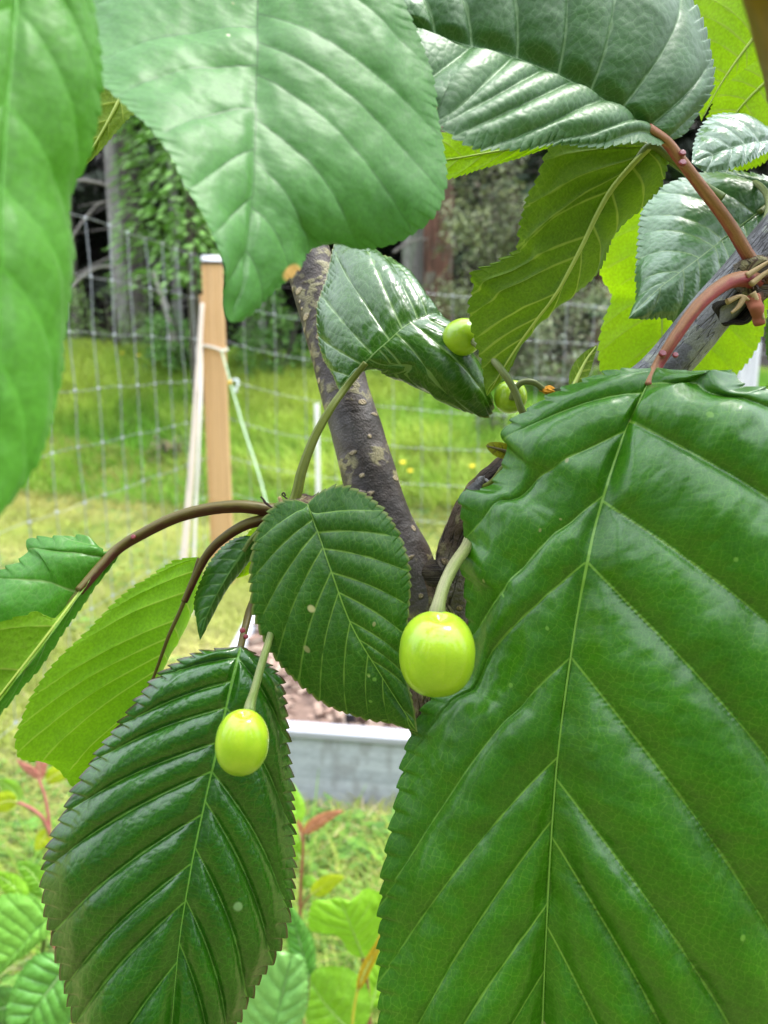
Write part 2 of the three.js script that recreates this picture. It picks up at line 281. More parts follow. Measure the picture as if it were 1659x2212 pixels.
scene.add(scatter('grass', 'short mown grass of the sunlit lawn before and behind the fence', tuft(16, 0.042, 0.06, 0.9, 1, 0.0024), grassMat, 46000, 11, (r) => { const z = -0.55 - 4.9 * Math.pow(r(), 0.62), x = (r() - 0.5) * 2 * (0.2 + 0.56 * -z); if (inBed(x, z) || !inView(x, z, gh(x, z))) return null; return { p: V(x, gh(x, z) - 0.003, z), ry: r() * 6.28, s: 0.8 + 0.9 * r() * r() + 0.12 * -z, c: gcol(r, x, z) }; }));
scene.add(scatter('grass', 'taller bright grass growing on the bank behind the wire fence', tuft(18, 0.13, 0.16, 0.9, 2, 0.0042), grassMat, 11000, 12, (r) => { const z = -4.7 - 3.6 * r(), x = (r() - 0.5) * 2 * (0.3 + 0.58 * -z); if (!inView(x, z, gh(x, z) + 0.1)) return null; const n = fbm(x * 1.1, z * 1.1 + 8); return { p: V(x, gh(x, z) - 0.01, z), ry: r() * 6.28, s: 0.5 + 1.0 * n + 0.3 * r(), c: mul3(mix3([0.19, 0.42, 0.035], [0.55, 0.66, 0.12], clamp(2.6 * (n - 0.3) + 0.5 * (r() - 0.5))), 0.75 + 0.5 * r()) }; }));
scene.add(scatter('grass', 'long lush grass in front of the raised bed', tuft(14, 0.10, 0.1, 1.2, 3, 0.0030), grassMat, 1500, 13, (r) => { const x = -0.9 + 1.9 * r(), q = r(), z = -1.5 + 0.6 * q + 0.05 * x; if (inBed(x, z)) return null; return { p: V(x, gh(x, z) - 0.005, z), ry: r() * 6.28, s: 0.35 + 0.45 * r() + (r() < 0.06 ? 0.7 : 0), c: mul3([0.21, 0.40, 0.04], 0.5 + 0.6 * r()) }; }));
// clover and dead thatch mixed into the lawn
{ const c = []; for (let k = 0; k < 3; k++) { const g = new THREE.CircleGeometry(0.008, 7); g.rotateX(-1.45); g.translate(0.007, 0.03, 0); g.rotateY(k * 2.094); c.push(g); }
  scene.add(scatter('clover', 'clover and small weeds mixed into the lawn', mergeGeometries(c), grassMat, 8000, 15, (r) => { const z = -0.6 - 4.2 * Math.sqrt(r()), x = (r() - 0.5) * 2 * (0.2 + 0.56 * -z); if (inBed(x, z) || !inView(x, z, 0) || fbm(x * 1.9, z * 1.9) < 0.48) return null; return { p: V(x, gh(x, z), z), ry: r() * 6.28, rx: 0.4 * (r() - 0.5), s: 0.7 + 0.8 * r(), c: mul3([0.13, 0.3, 0.05], 0.7 + 0.6 * r()) }; }, 'clover'));
  scene.add(scatter('dead_grass', 'straw-coloured dead grass lying in the lawn', tuft(7, 0.06, 0.08, 2.6, 5, 0.002), std([1, 1, 1], 0.95), 5200, 16, (r) => { const z = -0.7 - 4.4 * Math.sqrt(r()), x = (r() - 0.5) * 2 * (0.2 + 0.56 * -z); if (inBed(x, z) || !inView(x, z, 0)) return null; return { p: V(x, gh(x, z) + 0.004, z), ry: r() * 6.28, s: 0.7 + 0.7 * r(), c: mul3([0.55, 0.46, 0.27], 0.6 + 0.6 * r()) }; })); }
// ---------------------------------------------------------------- the cherry tree
const fork = at(928, 1232, 0.219);
const tree = thing('cherry_tree', 'young cherry tree with serrated green leaves, grey-brown forked trunk and reddish leaf stalks', 'tree', V(fork.x + 0.012, 0, fork.z - 0.01));
function barkTex(seed, dark, mid, pale, lent, nl, lichen, crack) {
  const r = rng(seed), L = []; for (let i = 0; i < nl; i++) L.push([r(), r(), 0.012 + 0.03 * r(), 0.004 + 0.006 * r(), r()]);
  const col = [], hgt = [], w = 512, h = 512;
  const f = (a, b) => {
    const ca = Math.cos(a * 6.2832), sa = Math.sin(a * 6.2832), cyl = (k, q, o, oc) => clamp(0.5 + 1.35 * (0.5 * (fbm(b * q + o, ca * k + 3, oc) + fbm(b * q + o + 37, sa * k + 11, oc)) - 0.5));
    const n = cyl(1.2, 11, seed, 4), n2 = cyl(3.2, 46, 3, 4), n3 = vnoise(a * 190, b * 400), n4 = cyl(0.9, 7, 31, 3);
    let c = mix3(dark, mid, clamp(1.9 * (n - 0.26)));
    c = mix3(c, pale, sstep(0.5, 0.7, n4) * 0.5);
    c = mix3(c, lichen, sstep(0.54, 0.64, n2) * sstep(0.45, 0.62, n) * 0.7);
    let hh = 0.5 + 0.5 * (n2 - 0.5) + 0.15 * (n3 - 0.5);
    if (crack) { const k = Math.abs(fbm(a * 22 + 5, b * 8 + 3, 3) - 0.5); const q = 1 - sstep(0.008, 0.03, k); c = mix3(c, mul3(dark, 0.5), q * 0.8); hh -= 0.35 * q; }
    for (const l of L) { let dx = Math.abs(a - l[0]); if (dx > 0.5) dx = 1 - dx; let dy = Math.abs(b - l[1]); if (dy > 0.5) dy = 1 - dy; const d = (dx / l[2]) ** 2 + (dy / l[3]) ** 2; if (d < 1.6) { const k = 1 - sstep(0.6, 1.2, d + 0.8 * (n2 - 0.5)); c = mix3(c, mix3(lent, mid, 0.4 * l[4]), k); hh += 0.4 * k * (0.6 + 0.8 * n3); } }
    c = mul3(c, 0.75 + 0.5 * n3);
    return [encC(c), hh];
  };
  const c = tex(w, h, (a, b) => f(a, b)[0]), b = tex(256, 512, (x, y) => { const q = f(x, y)[1]; return [q, q, q]; }, false);
  for (const t of [c, b]) { t.repeat.set(1, 1 / 0.11); t.wrapT = THREE.MirroredRepeatWrapping; }
  return { map: c, bumpMap: b };
}
const barkA = new THREE.MeshPhysicalMaterial({ ...barkTex(3, [0.016, 0.008, 0.004], [0.062, 0.037, 0.024], [0.15, 0.13, 0.125], [0.48, 0.37, 0.21], 60, [0.33, 0.29, 0.13], false), bumpScale: 0.0012, roughness: 0.62, clearcoat: 0.35, clearcoatRoughness: 0.42 });
const barkB = new THREE.MeshPhysicalMaterial({ ...barkTex(8, [0.06, 0.055, 0.055], [0.2, 0.2, 0.21], [0.4, 0.41, 0.42], [0.12, 0.08, 0.05], 14, [0.3, 0.32, 0.24], true), bumpScale: 0.0011, roughness: 0.6, clearcoat: 0.3, clearcoatRoughness: 0.45 });
const barkC = new THREE.MeshPhysicalMaterial({ ...barkTex(5, [0.03, 0.018, 0.01], [0.13, 0.085, 0.05], [0.25, 0.22, 0.18], [0.35, 0.26, 0.14], 26, [0.25, 0.23, 0.1], true), bumpScale: 0.0022, roughness: 0.85 });
const lump = (k, f) => (l, a) => k * (fbm(l * f, Math.cos(a) * 1.5 + 4, 4) + fbm(l * f + 31, Math.sin(a) * 1.5 + 9, 4) - 1);
const tb = tree.position;
part(tree, 'trunk', tube([V(tb.x, -0.03, tb.z), V(tb.x - 0.004, 0.3, tb.z), V(tb.x + 0.003, 0.55, tb.z + 0.004), at(985, 2050, 0.246), at(970, 1700, 0.232), at(958, 1450, 0.2235), at(945, 1340, 0.2205), at(915, 1270, 0.2195), at(860, 1200, 0.2205)],
  (t) => lerp(0.016, 0.0105, sstep(0, 0.75, t)) * (1 - 0.36 * sstep(0.955, 1, t)), 260, 48, lump(0.22, 40)), barkC);
part(tree, 'limb', tube(px([[955, 1400, 0.2225], [910, 1300, 0.2205], [868, 1213, 0.220], [840, 1150, 0.221], [810, 1078, 0.2225], [793, 1013, 0.224], [771, 935, 0.226], [748, 857, 0.2285], [728, 780, 0.231], [696, 665, 0.2345], [660, 540, 0.238], [620, 380, 0.244], [590, 200, 0.252], [570, -150, 0.268]]),
  (t) => lerp(0.0084, 0.0074, sstep(0, 0.4, t)) * (1 + 0.1 * Math.exp(-(((t - 0.115) / 0.02) ** 2))), 380, 56, lump(0.1, 60)), barkA, 'dark brown forked limb with pale lenticels leaning left');
part(tree, 'limb', tube(px([[962, 1380, 0.222], [980, 1260, 0.2185], [1000, 1180, 0.216], [1020, 1110, 0.213], [1062, 1055, 0.211], [1150, 992, 0.2085], [1260, 922, 0.205]]), (t) => lerp(0.0078, 0.0058, sstep(0, 0.6, t)), 180, 44, lump(0.3, 110)), barkC, 'rugged brown base of the second limb at the fork');
part(tree, 'limb', tube(px([[1090, 1032, 0.2102], [1160, 985, 0.208], [1300, 895, 0.203], [1421, 806, 0.1985], [1552, 655, 0.195], [1690, 496, 0.192], [1850, 320, 0.19]]),
  (t) => lerp(0.0050, 0.0056, sstep(0, 0.2, t)), 280, 48, lump(0.12, 50)), barkB, 'smooth grey limb with dark cracks rising to the right');
{ const g = new THREE.SphereGeometry(0.0062, 36, 26), p = g.attributes.position; for (let i = 0; i < p.count; i++) { const x = p.getX(i), y = p.getY(i), z = p.getZ(i), k = 1 + 0.5 * (fbm(x * 420 + 3, y * 420 + z * 300, 4) - 0.5); p.setXYZ(i, x * k * 1.15, y * k * 0.8, z * k * 0.8); } const c = at(935, 1247, 0.2165); g.translate(c.x, c.y, c.z); g.computeVertexNormals(); part(tree, 'fork_burl', g, barkC, 'knobbly brown swelling in the fork'); }
// side spurs that carry the leaf clusters
part(tree, 'spur', tube(px([[800, 1090, 0.2225], [740, 1098, 0.206], [680, 1100, 0.193], [625, 1106, 0.187]]), (t) => lerp(0.0042, 0.0032, t), 40, 20, lump(0.5, 300)), barkC);
part(tree, 'spur', tube(px([[1100, 1010, 0.209], [1085, 1035, 0.2], [1060, 1052, 0.196], [1040, 1042, 0.195], [1036, 1034, 0.1945]]), (t) => lerp(0.0022, 0.0012, t), 24, 12, lump(0.9, 500)), barkB);
part(tree, 'spur', tube(px([[1610, 590, 0.1935], [1632, 604, 0.187], [1640, 606, 0.183]]), (t) => lerp(0.0058, 0.0042, t), 24, 24, lump(0.6, 300)), barkC);
{ // pruning scar below the bud cluster: a ring of bark around a dark hollow
  const c = at(1590, 672, 0.1902), n = V(-0.05, -0.25, 1).normalize(), q = new THREE.Quaternion().setFromUnitVectors(V(0, 0, 1), n);
  const prof = [[0.0003, -0.004], [0.0026, -0.004], [0.0032, -0.001], [0.0034, 0.0006], [0.004, 0.001], [0.0047, 0.0003], [0.0056, -0.002]].map((p) => new THREE.Vector2(...p));
  const g = new THREE.LatheGeometry(prof, 36); g.rotateX(Math.PI / 2);
  const p = g.attributes.position; for (let i = 0; i < p.count; i++) { const a = Math.atan2(p.getY(i), p.getX(i)), k = 1 + 0.14 * Math.sin(2 * a + 1) + 0.08 * Math.sin(5 * a); p.setXYZ(i, p.getX(i) * k * 1.1, p.getY(i) * k * 0.85, p.getZ(i)); }
  g.applyQuaternion(q); g.translate(c.x, c.y, c.z); g.computeVertexNormals();
  part(tree, 'branch_scar', g, new THREE.MeshPhysicalMaterial({ ...barkTex(11, [0.012, 0.007, 0.004], [0.06, 0.04, 0.022], [0.2, 0.17, 0.1], [0.3, 0.26, 0.16], 8, [0.22, 0.2, 0.1], false), roughness: 0.9, side: THREE.DoubleSide }), 'dark hollow pruning scar under the bud cluster');
}

// stalk colours: red or brown above, green below
function stalkTex(red, green, seed, share = 0.5) { const t = tex(64, 256, (a, b) => { const k = 0.5 + 0.5 * Math.cos(a * 6.2832), n = fbm(a * 9 + seed, b * 22, 3), s = vnoise(a * 30, b * 6 + seed); let c = mix3(green, red, sstep(share - 0.28, share + 0.28, k + 0.5 * (n - 0.5))); return encC(mul3(c, 0.72 + 0.35 * s + 0.3 * (vnoise(a * 90, b * 300) - 0.5))); }); t.repeat.set(1, 1 / 0.05); return t; }
const stalk = (red, green, seed, share) => new THREE.MeshPhysicalMaterial({ map: stalkTex(red, green, seed, share), roughness: 0.6, specularIntensity: 0.6, clearcoat: 0.25, clearcoatRoughness: 0.35 });
const stPink = stalk([0.34, 0.05, 0.06], [0.38, 0.18, 0.085], 1, 0.32), stBrown = stalk([0.075, 0.014, 0.010], [0.11, 0.085, 0.010], 2, 0.45), stOlive = stalk([0.11, 0.04, 0.012], [0.12, 0.15, 0.008], 3, 0.75), stGreen = stalk([0.2, 0.23, 0.08], [0.14, 0.2, 0.04], 4, 0.5), stPale = stalk([0.32, 0.32, 0.15], [0.22, 0.27, 0.07], 5, 0.5);
const glandMat = std([0.2, 0.003, 0.01], 0.4, { clearcoat: 0.8, clearcoatRoughness: 0.25 });
const groove = (k) => (l, a) => -0.22 * Math.exp(-(((((a - k + 9.4248) % 6.2832) - 3.1416) / 0.4) ** 2)) + 0.05 * (vnoise(l * 900, a * 2) - 0.5);
function petiole(leaf, pts, r0, r1, mat, g = 1.2) { return part(leaf, 'petiole', tube(px(pts), (t) => lerp(r0, r1, t) * (1 + 0.25 * (1 - sstep(0, 0.12, t))), 80, 20, groove(g)), mat); }
function gland(leaf, x, y, d, r) { const g = new THREE.SphereGeometry(r, 20, 14); g.scale(1, 0.8, 1); const p = g.attributes.position; for (let i = 0; i < p.count; i++) { const y0 = p.getY(i) / r; if (y0 > 0.5) p.setY(i, p.getY(i) - r * 0.9 * (y0 - 0.5)); } g.rotateX(1.1); const c = at(x, y, d); g.translate(c.x, c.y, c.z); g.computeVertexNormals(); part(leaf, 'nectar_gland', g, glandMat); }

// leaf colours (linear): upper side, underside, brighter set with the light shining through put in
const UP = { col: [0.036, 0.165, 0.006], col2: [0.022, 0.12, 0.003], vein: [0.21, 0.34, 0.095], trans: 0.2 };
const UND = { col: [0.14, 0.25, 0.008], col2: [0.105, 0.205, 0.004], vein: [0.36, 0.45, 0.06], trans: 0.45, under: true, coat: 0.35, gloss: 0.5 };
const BACKLIT = { col: [0.40, 0.66, 0.004], col2: [0.34, 0.6, 0.003], vein: [0.38, 0.5, 0.06], trans: 0.55, coat: 0.4, gloss: 0.45, net: 0.7 };
const zG = (l) => l.map((a) => [86.4 + 0.375 * a[0], 1382.5 + 0.375 * a[1], 86.4 + 0.375 * a[2], 1382.5 + 0.375 * a[3]]);
const zH = (l) => l.map((a) => [812.2 + 0.6564 * a[0], 760.4 + 0.6564 * a[1], 812.2 + 0.6564 * a[2], 760.4 + 0.6564 * a[3]]);
const zF = (l) => l.map((a) => [483.9 + 0.2604 * a[0], 1123.3 + 0.2604 * a[1], 483.9 + 0.2604 * a[2], 1123.3 + 0.2604 * a[3]]);
const zC = (l) => l.map((a) => [829.6 + 0.5 * a[0], 0.5 * a[1], 829.6 + 0.5 * a[2], 0.5 * a[3]]);
const zI = (l) => l.map((a) => [0.3229 * a[0], 1140.6 + 0.3229 * a[1], 0.3229 * a[2], 1140.6 + 0.3229 * a[3]]);
const zD = (l) => l.map((a) => [829.5 + 0.3125 * a[0], 328.4 + 0.3125 * a[1], 829.5 + 0.3125 * a[2], 328.4 + 0.3125 * a[3]]);
const zE = (l) => l.map((a) => [587.6 + 0.2604 * a[0], 518.4 + 0.2604 * a[1], 587.6 + 0.2604 * a[2], 518.4 + 0.2604 * a[3]]);

{ // large leaf filling the lower right
  const l = makeLeaf({ ...UP, col: [0.033, 0.15, 0.0003], col2: [0.021, 0.108, 0.0002], vein: [0.17, 0.34, 0.035], calm: 0.5, spec: 0.2, coat: 0.95, seed: 2, label: 'largest leaf, filling the lower right, pale midrib and insect-bitten left edge', trans: 0, veinS: 1.25,
    mid: [[1417, 793], [1372, 890], [1340, 962], [1280, 1160], [1234, 1412], [1202, 1660], [1186, 1900], [1172, 2212], [1165, 2560]], d: [0.177, 0.173, 0.171, 0.171, 0.173], dl: 0.014, dr: -0.006, arch: [0.10, 0.13],
    left: [[1395, 796], [1335, 800], [1272, 820], [1205, 848], [1150, 880], [1118, 903], [1086, 935], [1097, 968], [1090, 1000], [1062, 1046], [1030, 1058], [1003, 1060], [998, 1120], [1004, 1160], [990, 1207], [1004, 1236], [1010, 1300], [1016, 1370], [1008, 1440], [985, 1485], [935, 1512], [900, 1560], [876, 1620], [862, 1700], [845, 1790], [830, 1880], [821, 1990], [820, 2100], [826, 2230], [880, 2380], [1000, 2500]],
    right: [[1440, 797], [1500, 802], [1583, 806], [1592, 830], [1660, 842], [1740, 900], [1850, 1050], [1930, 1250], [1970, 1500], [1960, 1800], [1880, 2080], [1730, 2320], [1500, 2490], [1300, 2550]],
    vl: zH([[880, 140, 400, 300], [830, 265, 280, 610], [760, 480, 290, 970], [700, 690, 120, 1430], [640, 1010, 50, 1830], [590, 1330, 20, 2080], [575, 1540, 60, 2360], [550, 1820, 150, 2480], [545, 2040, 220, 2600]]),
    vr: zH([[910, 120, 1420, 280], [850, 250, 1560, 880], [760, 500, 1660, 1400], [705, 695, 1640, 1900], [645, 1010, 1500, 2280], [600, 1410, 1300, 2480], [570, 1600, 1100, 2600], [560, 1890, 900, 2680]]),
    teeth: 52, amp: 0.0016, res: [440, 96], tex: [1024, 1400], quilt: 0.0032, fine: 0.9, wave: 0.0035, spots: 16, gloss: 0.29, rib: 0.00036 }, tree);
  petiole(l.mesh, [[1640, 612, 0.186], [1612, 603, 0.182], [1570, 612, 0.179], [1510, 660, 0.177], [1455, 735, 0.177], [1420, 792, 0.178], [1400, 835, 0.176]], 0.0020, 0.0012, stPink, 0.4);
  gland(l.mesh, 1431, 764, 0.176, 0.0009); gland(l.mesh, 1459, 767, 0.1755, 0.0007);
}
{ // dark glossy leaf at the lower left
  const l = makeLeaf({ ...UP, col: [0.016, 0.095, 0.0006], col2: [0.009, 0.066, 0.0003], spec: 0.4, coat: 1, seed: 3, label: 'dark glossy leaf at the lower left, behind the oval cherry', trans: 0, rim: [0.06, 0.03, 0.012], vein: [0.13, 0.30, 0.035], net: 0.7,
    mid: [[520, 1395], [500, 1478], [470, 1610], [440, 1742], [411, 1880], [388, 2030], [371, 2212], [362, 2330]], d: [0.178, 0.173, 0.170, 0.168, 0.167], dl: 0.006, dr: 0.012, arch: [0.12, 0.1],
    left: [[500, 1398], [430, 1410], [375, 1438], [330, 1475], [286, 1530], [232, 1600], [182, 1672], [142, 1750], [110, 1822], [96, 1885], [99, 1950], [112, 2010], [130, 2080], [146, 2150], [170, 2225], [240, 2300], [310, 2330]],
    right: [[535, 1402], [572, 1432], [602, 1462], [614, 1520], [620, 1600], [627, 1700], [631, 1800], [629, 1900], [620, 1985], [600, 2050], [562, 2112], [526, 2180], [480, 2260], [420, 2320]],
    vl: zG([[1130, 110, 640, 190], [1100, 230, 400, 480], [1065, 385, 240, 690], [1005, 575, 80, 980], [975, 750, 20, 1340], [930, 1000, 60, 1700], [870, 1290, 100, 2020], [840, 1510, 200, 2230], [780, 1850, 420, 2440]]),
    vr: zG([[1130, 110, 1400, 620], [1070, 390, 1440, 1150], [1003, 757, 1435, 1600], [960, 930, 1350, 1880], [910, 1190, 1220, 2120], [850, 1500, 1090, 2290], [815, 1740, 960, 2420]]),
    teeth: 42, amp: 0.0019, res: [440, 96], tex: [900, 1300], quilt: 0.0020, fine: 1.25, wave: 0.0018, gloss: 0.21, marks: [[0.42, 0.585, 0.0013, 1, [0.3, 0.5, 0.2], 0.5]] }, tree);
  petiole(l.mesh, [[640, 1200, 0.19], [570, 1262, 0.19], [545, 1305, 0.1885], [530, 1355, 0.184], [520, 1398, 0.180], [512, 1432, 0.178]], 0.0012, 0.0008, stBrown, 2);
  gland(l.mesh, 524, 1362, 0.1822, 0.0007); gland(l.mesh, 531, 1375, 0.181, 0.0006);
}
{ // centre leaf in front of the trunk
  makeLeaf({ ...UP, col: [0.025, 0.112, 0.0006], col2: [0.016, 0.08, 0.0003], vein: [0.17, 0.31, 0.04], seed: 4, label: 'oval dark leaf in the centre between the two nearest cherries', trans: 0, spec: 0.25, coat: 0.6, rim: [0.16, 0.2, 0.04],
    mid: [[664, 1088], [690, 1160], [715, 1232], [760, 1352], [830, 1470], [902, 1582]], d: [0.180, 0.177, 0.176, 0.176], dl: 0.004, dr: 0.003, arch: [0.05, 0.06],
    left: [[640, 1080], [605, 1084], [575, 1112], [549, 1165], [540, 1240], [550, 1330], [582, 1402], [640, 1470], [715, 1527], [790, 1552], [850, 1562], [885, 1575]],
    right: [[690, 1064], [740, 1050], [800, 1076], [850, 1132], [876, 1192], [886, 1262], [880, 1350], [872, 1430], [890, 1515]],
    vl: zF([[690, 10, 185, 520], [770, 100, 270, 880], [815, 235, 430, 1180], [880, 430, 600, 1370], [950, 600, 800, 1500], [1045, 850, 1010, 1620], [1165, 1140, 1200, 1640], [1285, 1330, 1380, 1690]]),
    vr: zF([[780, 105, 1430, 160], [820, 235, 1520, 440], [900, 435, 1530, 720], [960, 600, 1490, 960], [1045, 830, 1460, 1150], [1120, 1000, 1480, 1300], [1200, 1180, 1530, 1420]]),
    teeth: 36, amp: 0.0011, res: [340, 80], tex: [768, 900], quilt: 0.0009, fine: 0.9, wave: 0.0016, spots: 7, gloss: 0.38, marks: [[-0.33, 0.42, 0.0011, 1, [0.55, 0.52, 0.24], 0.9]] }, tree);
}
{ // top leaf close to the lens
  const l = makeLeaf({ ...UP, col: [0.068, 0.24, 0.028], col2: [0.048, 0.19, 0.018], vein: [0.035, 0.135, 0.01], seed: 5, label: 'pale broad leaf hanging from the top, pointed tip with a yellow spot on its edge', trans: 0.26, net: 0.35,
    mid: [[562, -260], [557, 0], [553, 180], [547, 335], [536, 480], [519, 600], [499, 697]], d: [0.142, 0.132, 0.124, 0.118, 0.114], dl: -0.010, dr: 0.018, arch: [0.05, 0.07],
    left: [[430, -230], [290, -150], [190, -60], [148, 10], [156, 75], [172, 115], [200, 160], [242, 202], [297, 257], [352, 325], [392, 402], [432, 455], [468, 540], [486, 602], [483, 655], [489, 685]],
    right: [[680, -230], [800, -120], [868, 0], [905, 80], [935, 170], [943, 250], [955, 330], [958, 400], [940, 458], [890, 505], [840, 530], [770, 542], [700, 530], [662, 545], [640, 582], [600, 617], [560, 655], [525, 690]],
    teeth: 58, amp: 0.0008, res: [360, 80], tex: [700, 1000], quilt: 0.0005, fine: 0.6, wave: 0.003, gloss: 0.5, vr: [[565, -100, 935, 150], [563, 30, 957, 300], [560, 100, 950, 420], [558, 165, 890, 500], [556, 260, 780, 540], [552, 350, 665, 545], [540, 450, 620, 600], [528, 540, 560, 655]], vl: [[560, -90, 160, 40], [558, 60, 190, 150], [555, 150, 250, 210], [551, 240, 340, 310], [547, 325, 405, 415], [540, 430, 455, 505], [528, 540, 485, 620]], spots: 3, marks: [[0.93, 0.855, 0.0022, 1, [0.72, 0.42, 0.12], 1], [-0.16, 0.42, 0.0005, 1, [0.6, 0.62, 0.4], 0.9]] }, tree);
  petiole(l.mesh, [[600, -640, 0.2], [575, -420, 0.165], [562, -260, 0.142], [558, -60, 0.1345]], 0.0014, 0.0009, stOlive);
}
{ // blurred leaf at the left edge
  const l = makeLeaf({ ...UP, col: [0.09, 0.30, 0.02], col2: [0.07, 0.25, 0.012], coat: 0.8, seed: 6, label: 'bright leaf hanging along the left edge, closest to the lens and out of focus', trans: 0.35, net: 0.4,
    mid: [[60, -330], [40, -50], [15, 250], [-5, 600], [-20, 900], [-35, 1160]], d: [0.1, 0.092, 0.086, 0.084], dl: -0.012, dr: 0.014, arch: [0.08, 0.1],
    left: [[-50, -260], [-170, 0], [-230, 300], [-230, 600], [-190, 850], [-110, 1050]],
    right: [[150, -260], [195, -60], [214, 100], [213, 215], [180, 345], [142, 428], [136, 490], [148, 560], [149, 650], [137, 730], [129, 805], [112, 885], [100, 940], [74, 1022], [28, 1085], [-10, 1125]],
    teeth: 40, amp: 0.0007, res: [260, 56], tex: [400, 800], quilt: 0.0006, wave: 0.003, gloss: 0.5, nv: 7, vein: [0.1, 0.36, 0.02] }, tree);
  petiole(l.mesh, [[300, -900, 0.2], [140, -560, 0.13], [60, -330, 0.1], [45, -150, 0.095]], 0.0014, 0.0009, stOlive);
}
{ // upper right glossy leaf
  const l = makeLeaf({ ...UP, col: [0.03, 0.125, 0.008], col2: [0.019, 0.09, 0.004], seed: 7, label: 'glossy leaf across the upper right, its red stalk with two glands', trans: 0, spec: 0.3, coat: 0.85, vein: [0.2, 0.33, 0.14],
    mid: [[1441, 308], [1370, 258], [1300, 214], [1200, 161], [1100, 121], [1000, 96], [900, 64], [800, 36]], d: [0.171, 0.165, 0.158, 0.152], dl: 0.014, dr: -0.010, arch: [0.1, 0.06],
    left: [[1480, 288], [1512, 240], [1535, 198], [1540, 140], [1527, 85], [1508, 30], [1480, -20], [1420, -90], [1300, -150], [1150, -150], [1000, -90], [880, -15]],
    right: [[1420, 312], [1380, 304], [1300, 314], [1200, 311], [1150, 318], [1080, 322], [1030, 320], [985, 302], [950, 276], [930, 284], [880, 220], [830, 120]],
    vl: zC([[1155, 530, 1400, 250], [1040, 445, 1300, -60], [905, 375, 950, -300], [755, 310, 700, -310], [575, 240, 450, -250], [380, 200, 260, -120], [220, 160, 120, -40]]),
    vr: zC([[1100, 500, 620, 630], [960, 410, 420, 640], [820, 350, 300, 600], [700, 300, 235, 550], [560, 250, 200, 560], [380, 205, 90, 430]]),
    teeth: 46, amp: 0.0013, res: [400, 88], tex: [800, 1000], quilt: 0.0016, fine: 1.2, wave: 0.0015, gloss: 0.46, marks: [[0.86, 0.71, 0.001, 1, [0.55, 0.5, 0.2], 0.9]] }, tree);
  petiole(l.mesh, [[1640, 590, 0.187], [1612, 546, 0.184], [1572, 480, 0.18], [1510, 398, 0.175], [1462, 335, 0.172], [1441, 308, 0.171], [1400, 278, 0.1675]], 0.0016, 0.0011, stPink, 2.2);
  gland(l.mesh, 1474, 331, 0.1705, 0.0008); gland(l.mesh, 1474, 352, 0.1705, 0.0009);
}
{ // leaf seen from below, olive
  const l = makeLeaf({ ...UND, seed: 8, label: 'olive leaf seen from below with raised yellow veins, tip hanging over a small cherry',
    mid: [[1405, 316], [1320, 411], [1245, 556], [1200, 637], [1150, 703], [1100, 775], [1052, 855]], d: [0.178, 0.18, 0.183, 0.187, 0.19], dl: 0.003, dr: 0.006, arch: [0.05, 0.2],
    left: [[1365, 300], [1280, 288], [1195, 312], [1160, 390], [1140, 425], [1122, 500], [1118, 535], [1080, 562], [1018, 594], [1024, 622], [1014, 652], [1018, 700], [1030, 745], [1042, 785], [1046, 830]],
    right: [[1440, 335], [1428, 400], [1385, 452], [1330, 505], [1290, 592], [1215, 652], [1160, 698], [1127, 745], [1098, 802], [1068, 838]],
    vl: zD([[1850, -130, 1060, 60], [1740, -20, 960, 400], [1650, 80, 925, 660], [1585, 265, 620, 850], [1390, 575, 615, 990], [1290, 705, 620, 1130], [1130, 930, 640, 1290], [1000, 1090, 680, 1400], [910, 1250, 700, 1500]]),
    vr: zD([[1690, 80, 1800, 420], [1590, 270, 1560, 740], [1450, 500, 1430, 900], [1350, 640, 1260, 1040], [1200, 850, 1060, 1170], [1050, 1030, 950, 1330]]),
    teeth: 40, amp: 0.0013, res: [340, 72], tex: [640, 900], quilt: 0.0006, fine: 0.5, wave: 0.0016, rib: 0.00075, veinS: 1.5, net: 0.5 }, tree);
  petiole(l.mesh, [[1640, 600, 0.192], [1590, 500, 0.19], [1500, 390, 0.183], [1440, 335, 0.179], [1405, 316, 0.178], [1370, 354, 0.179]], 0.0013, 0.0009, stGreen);
}
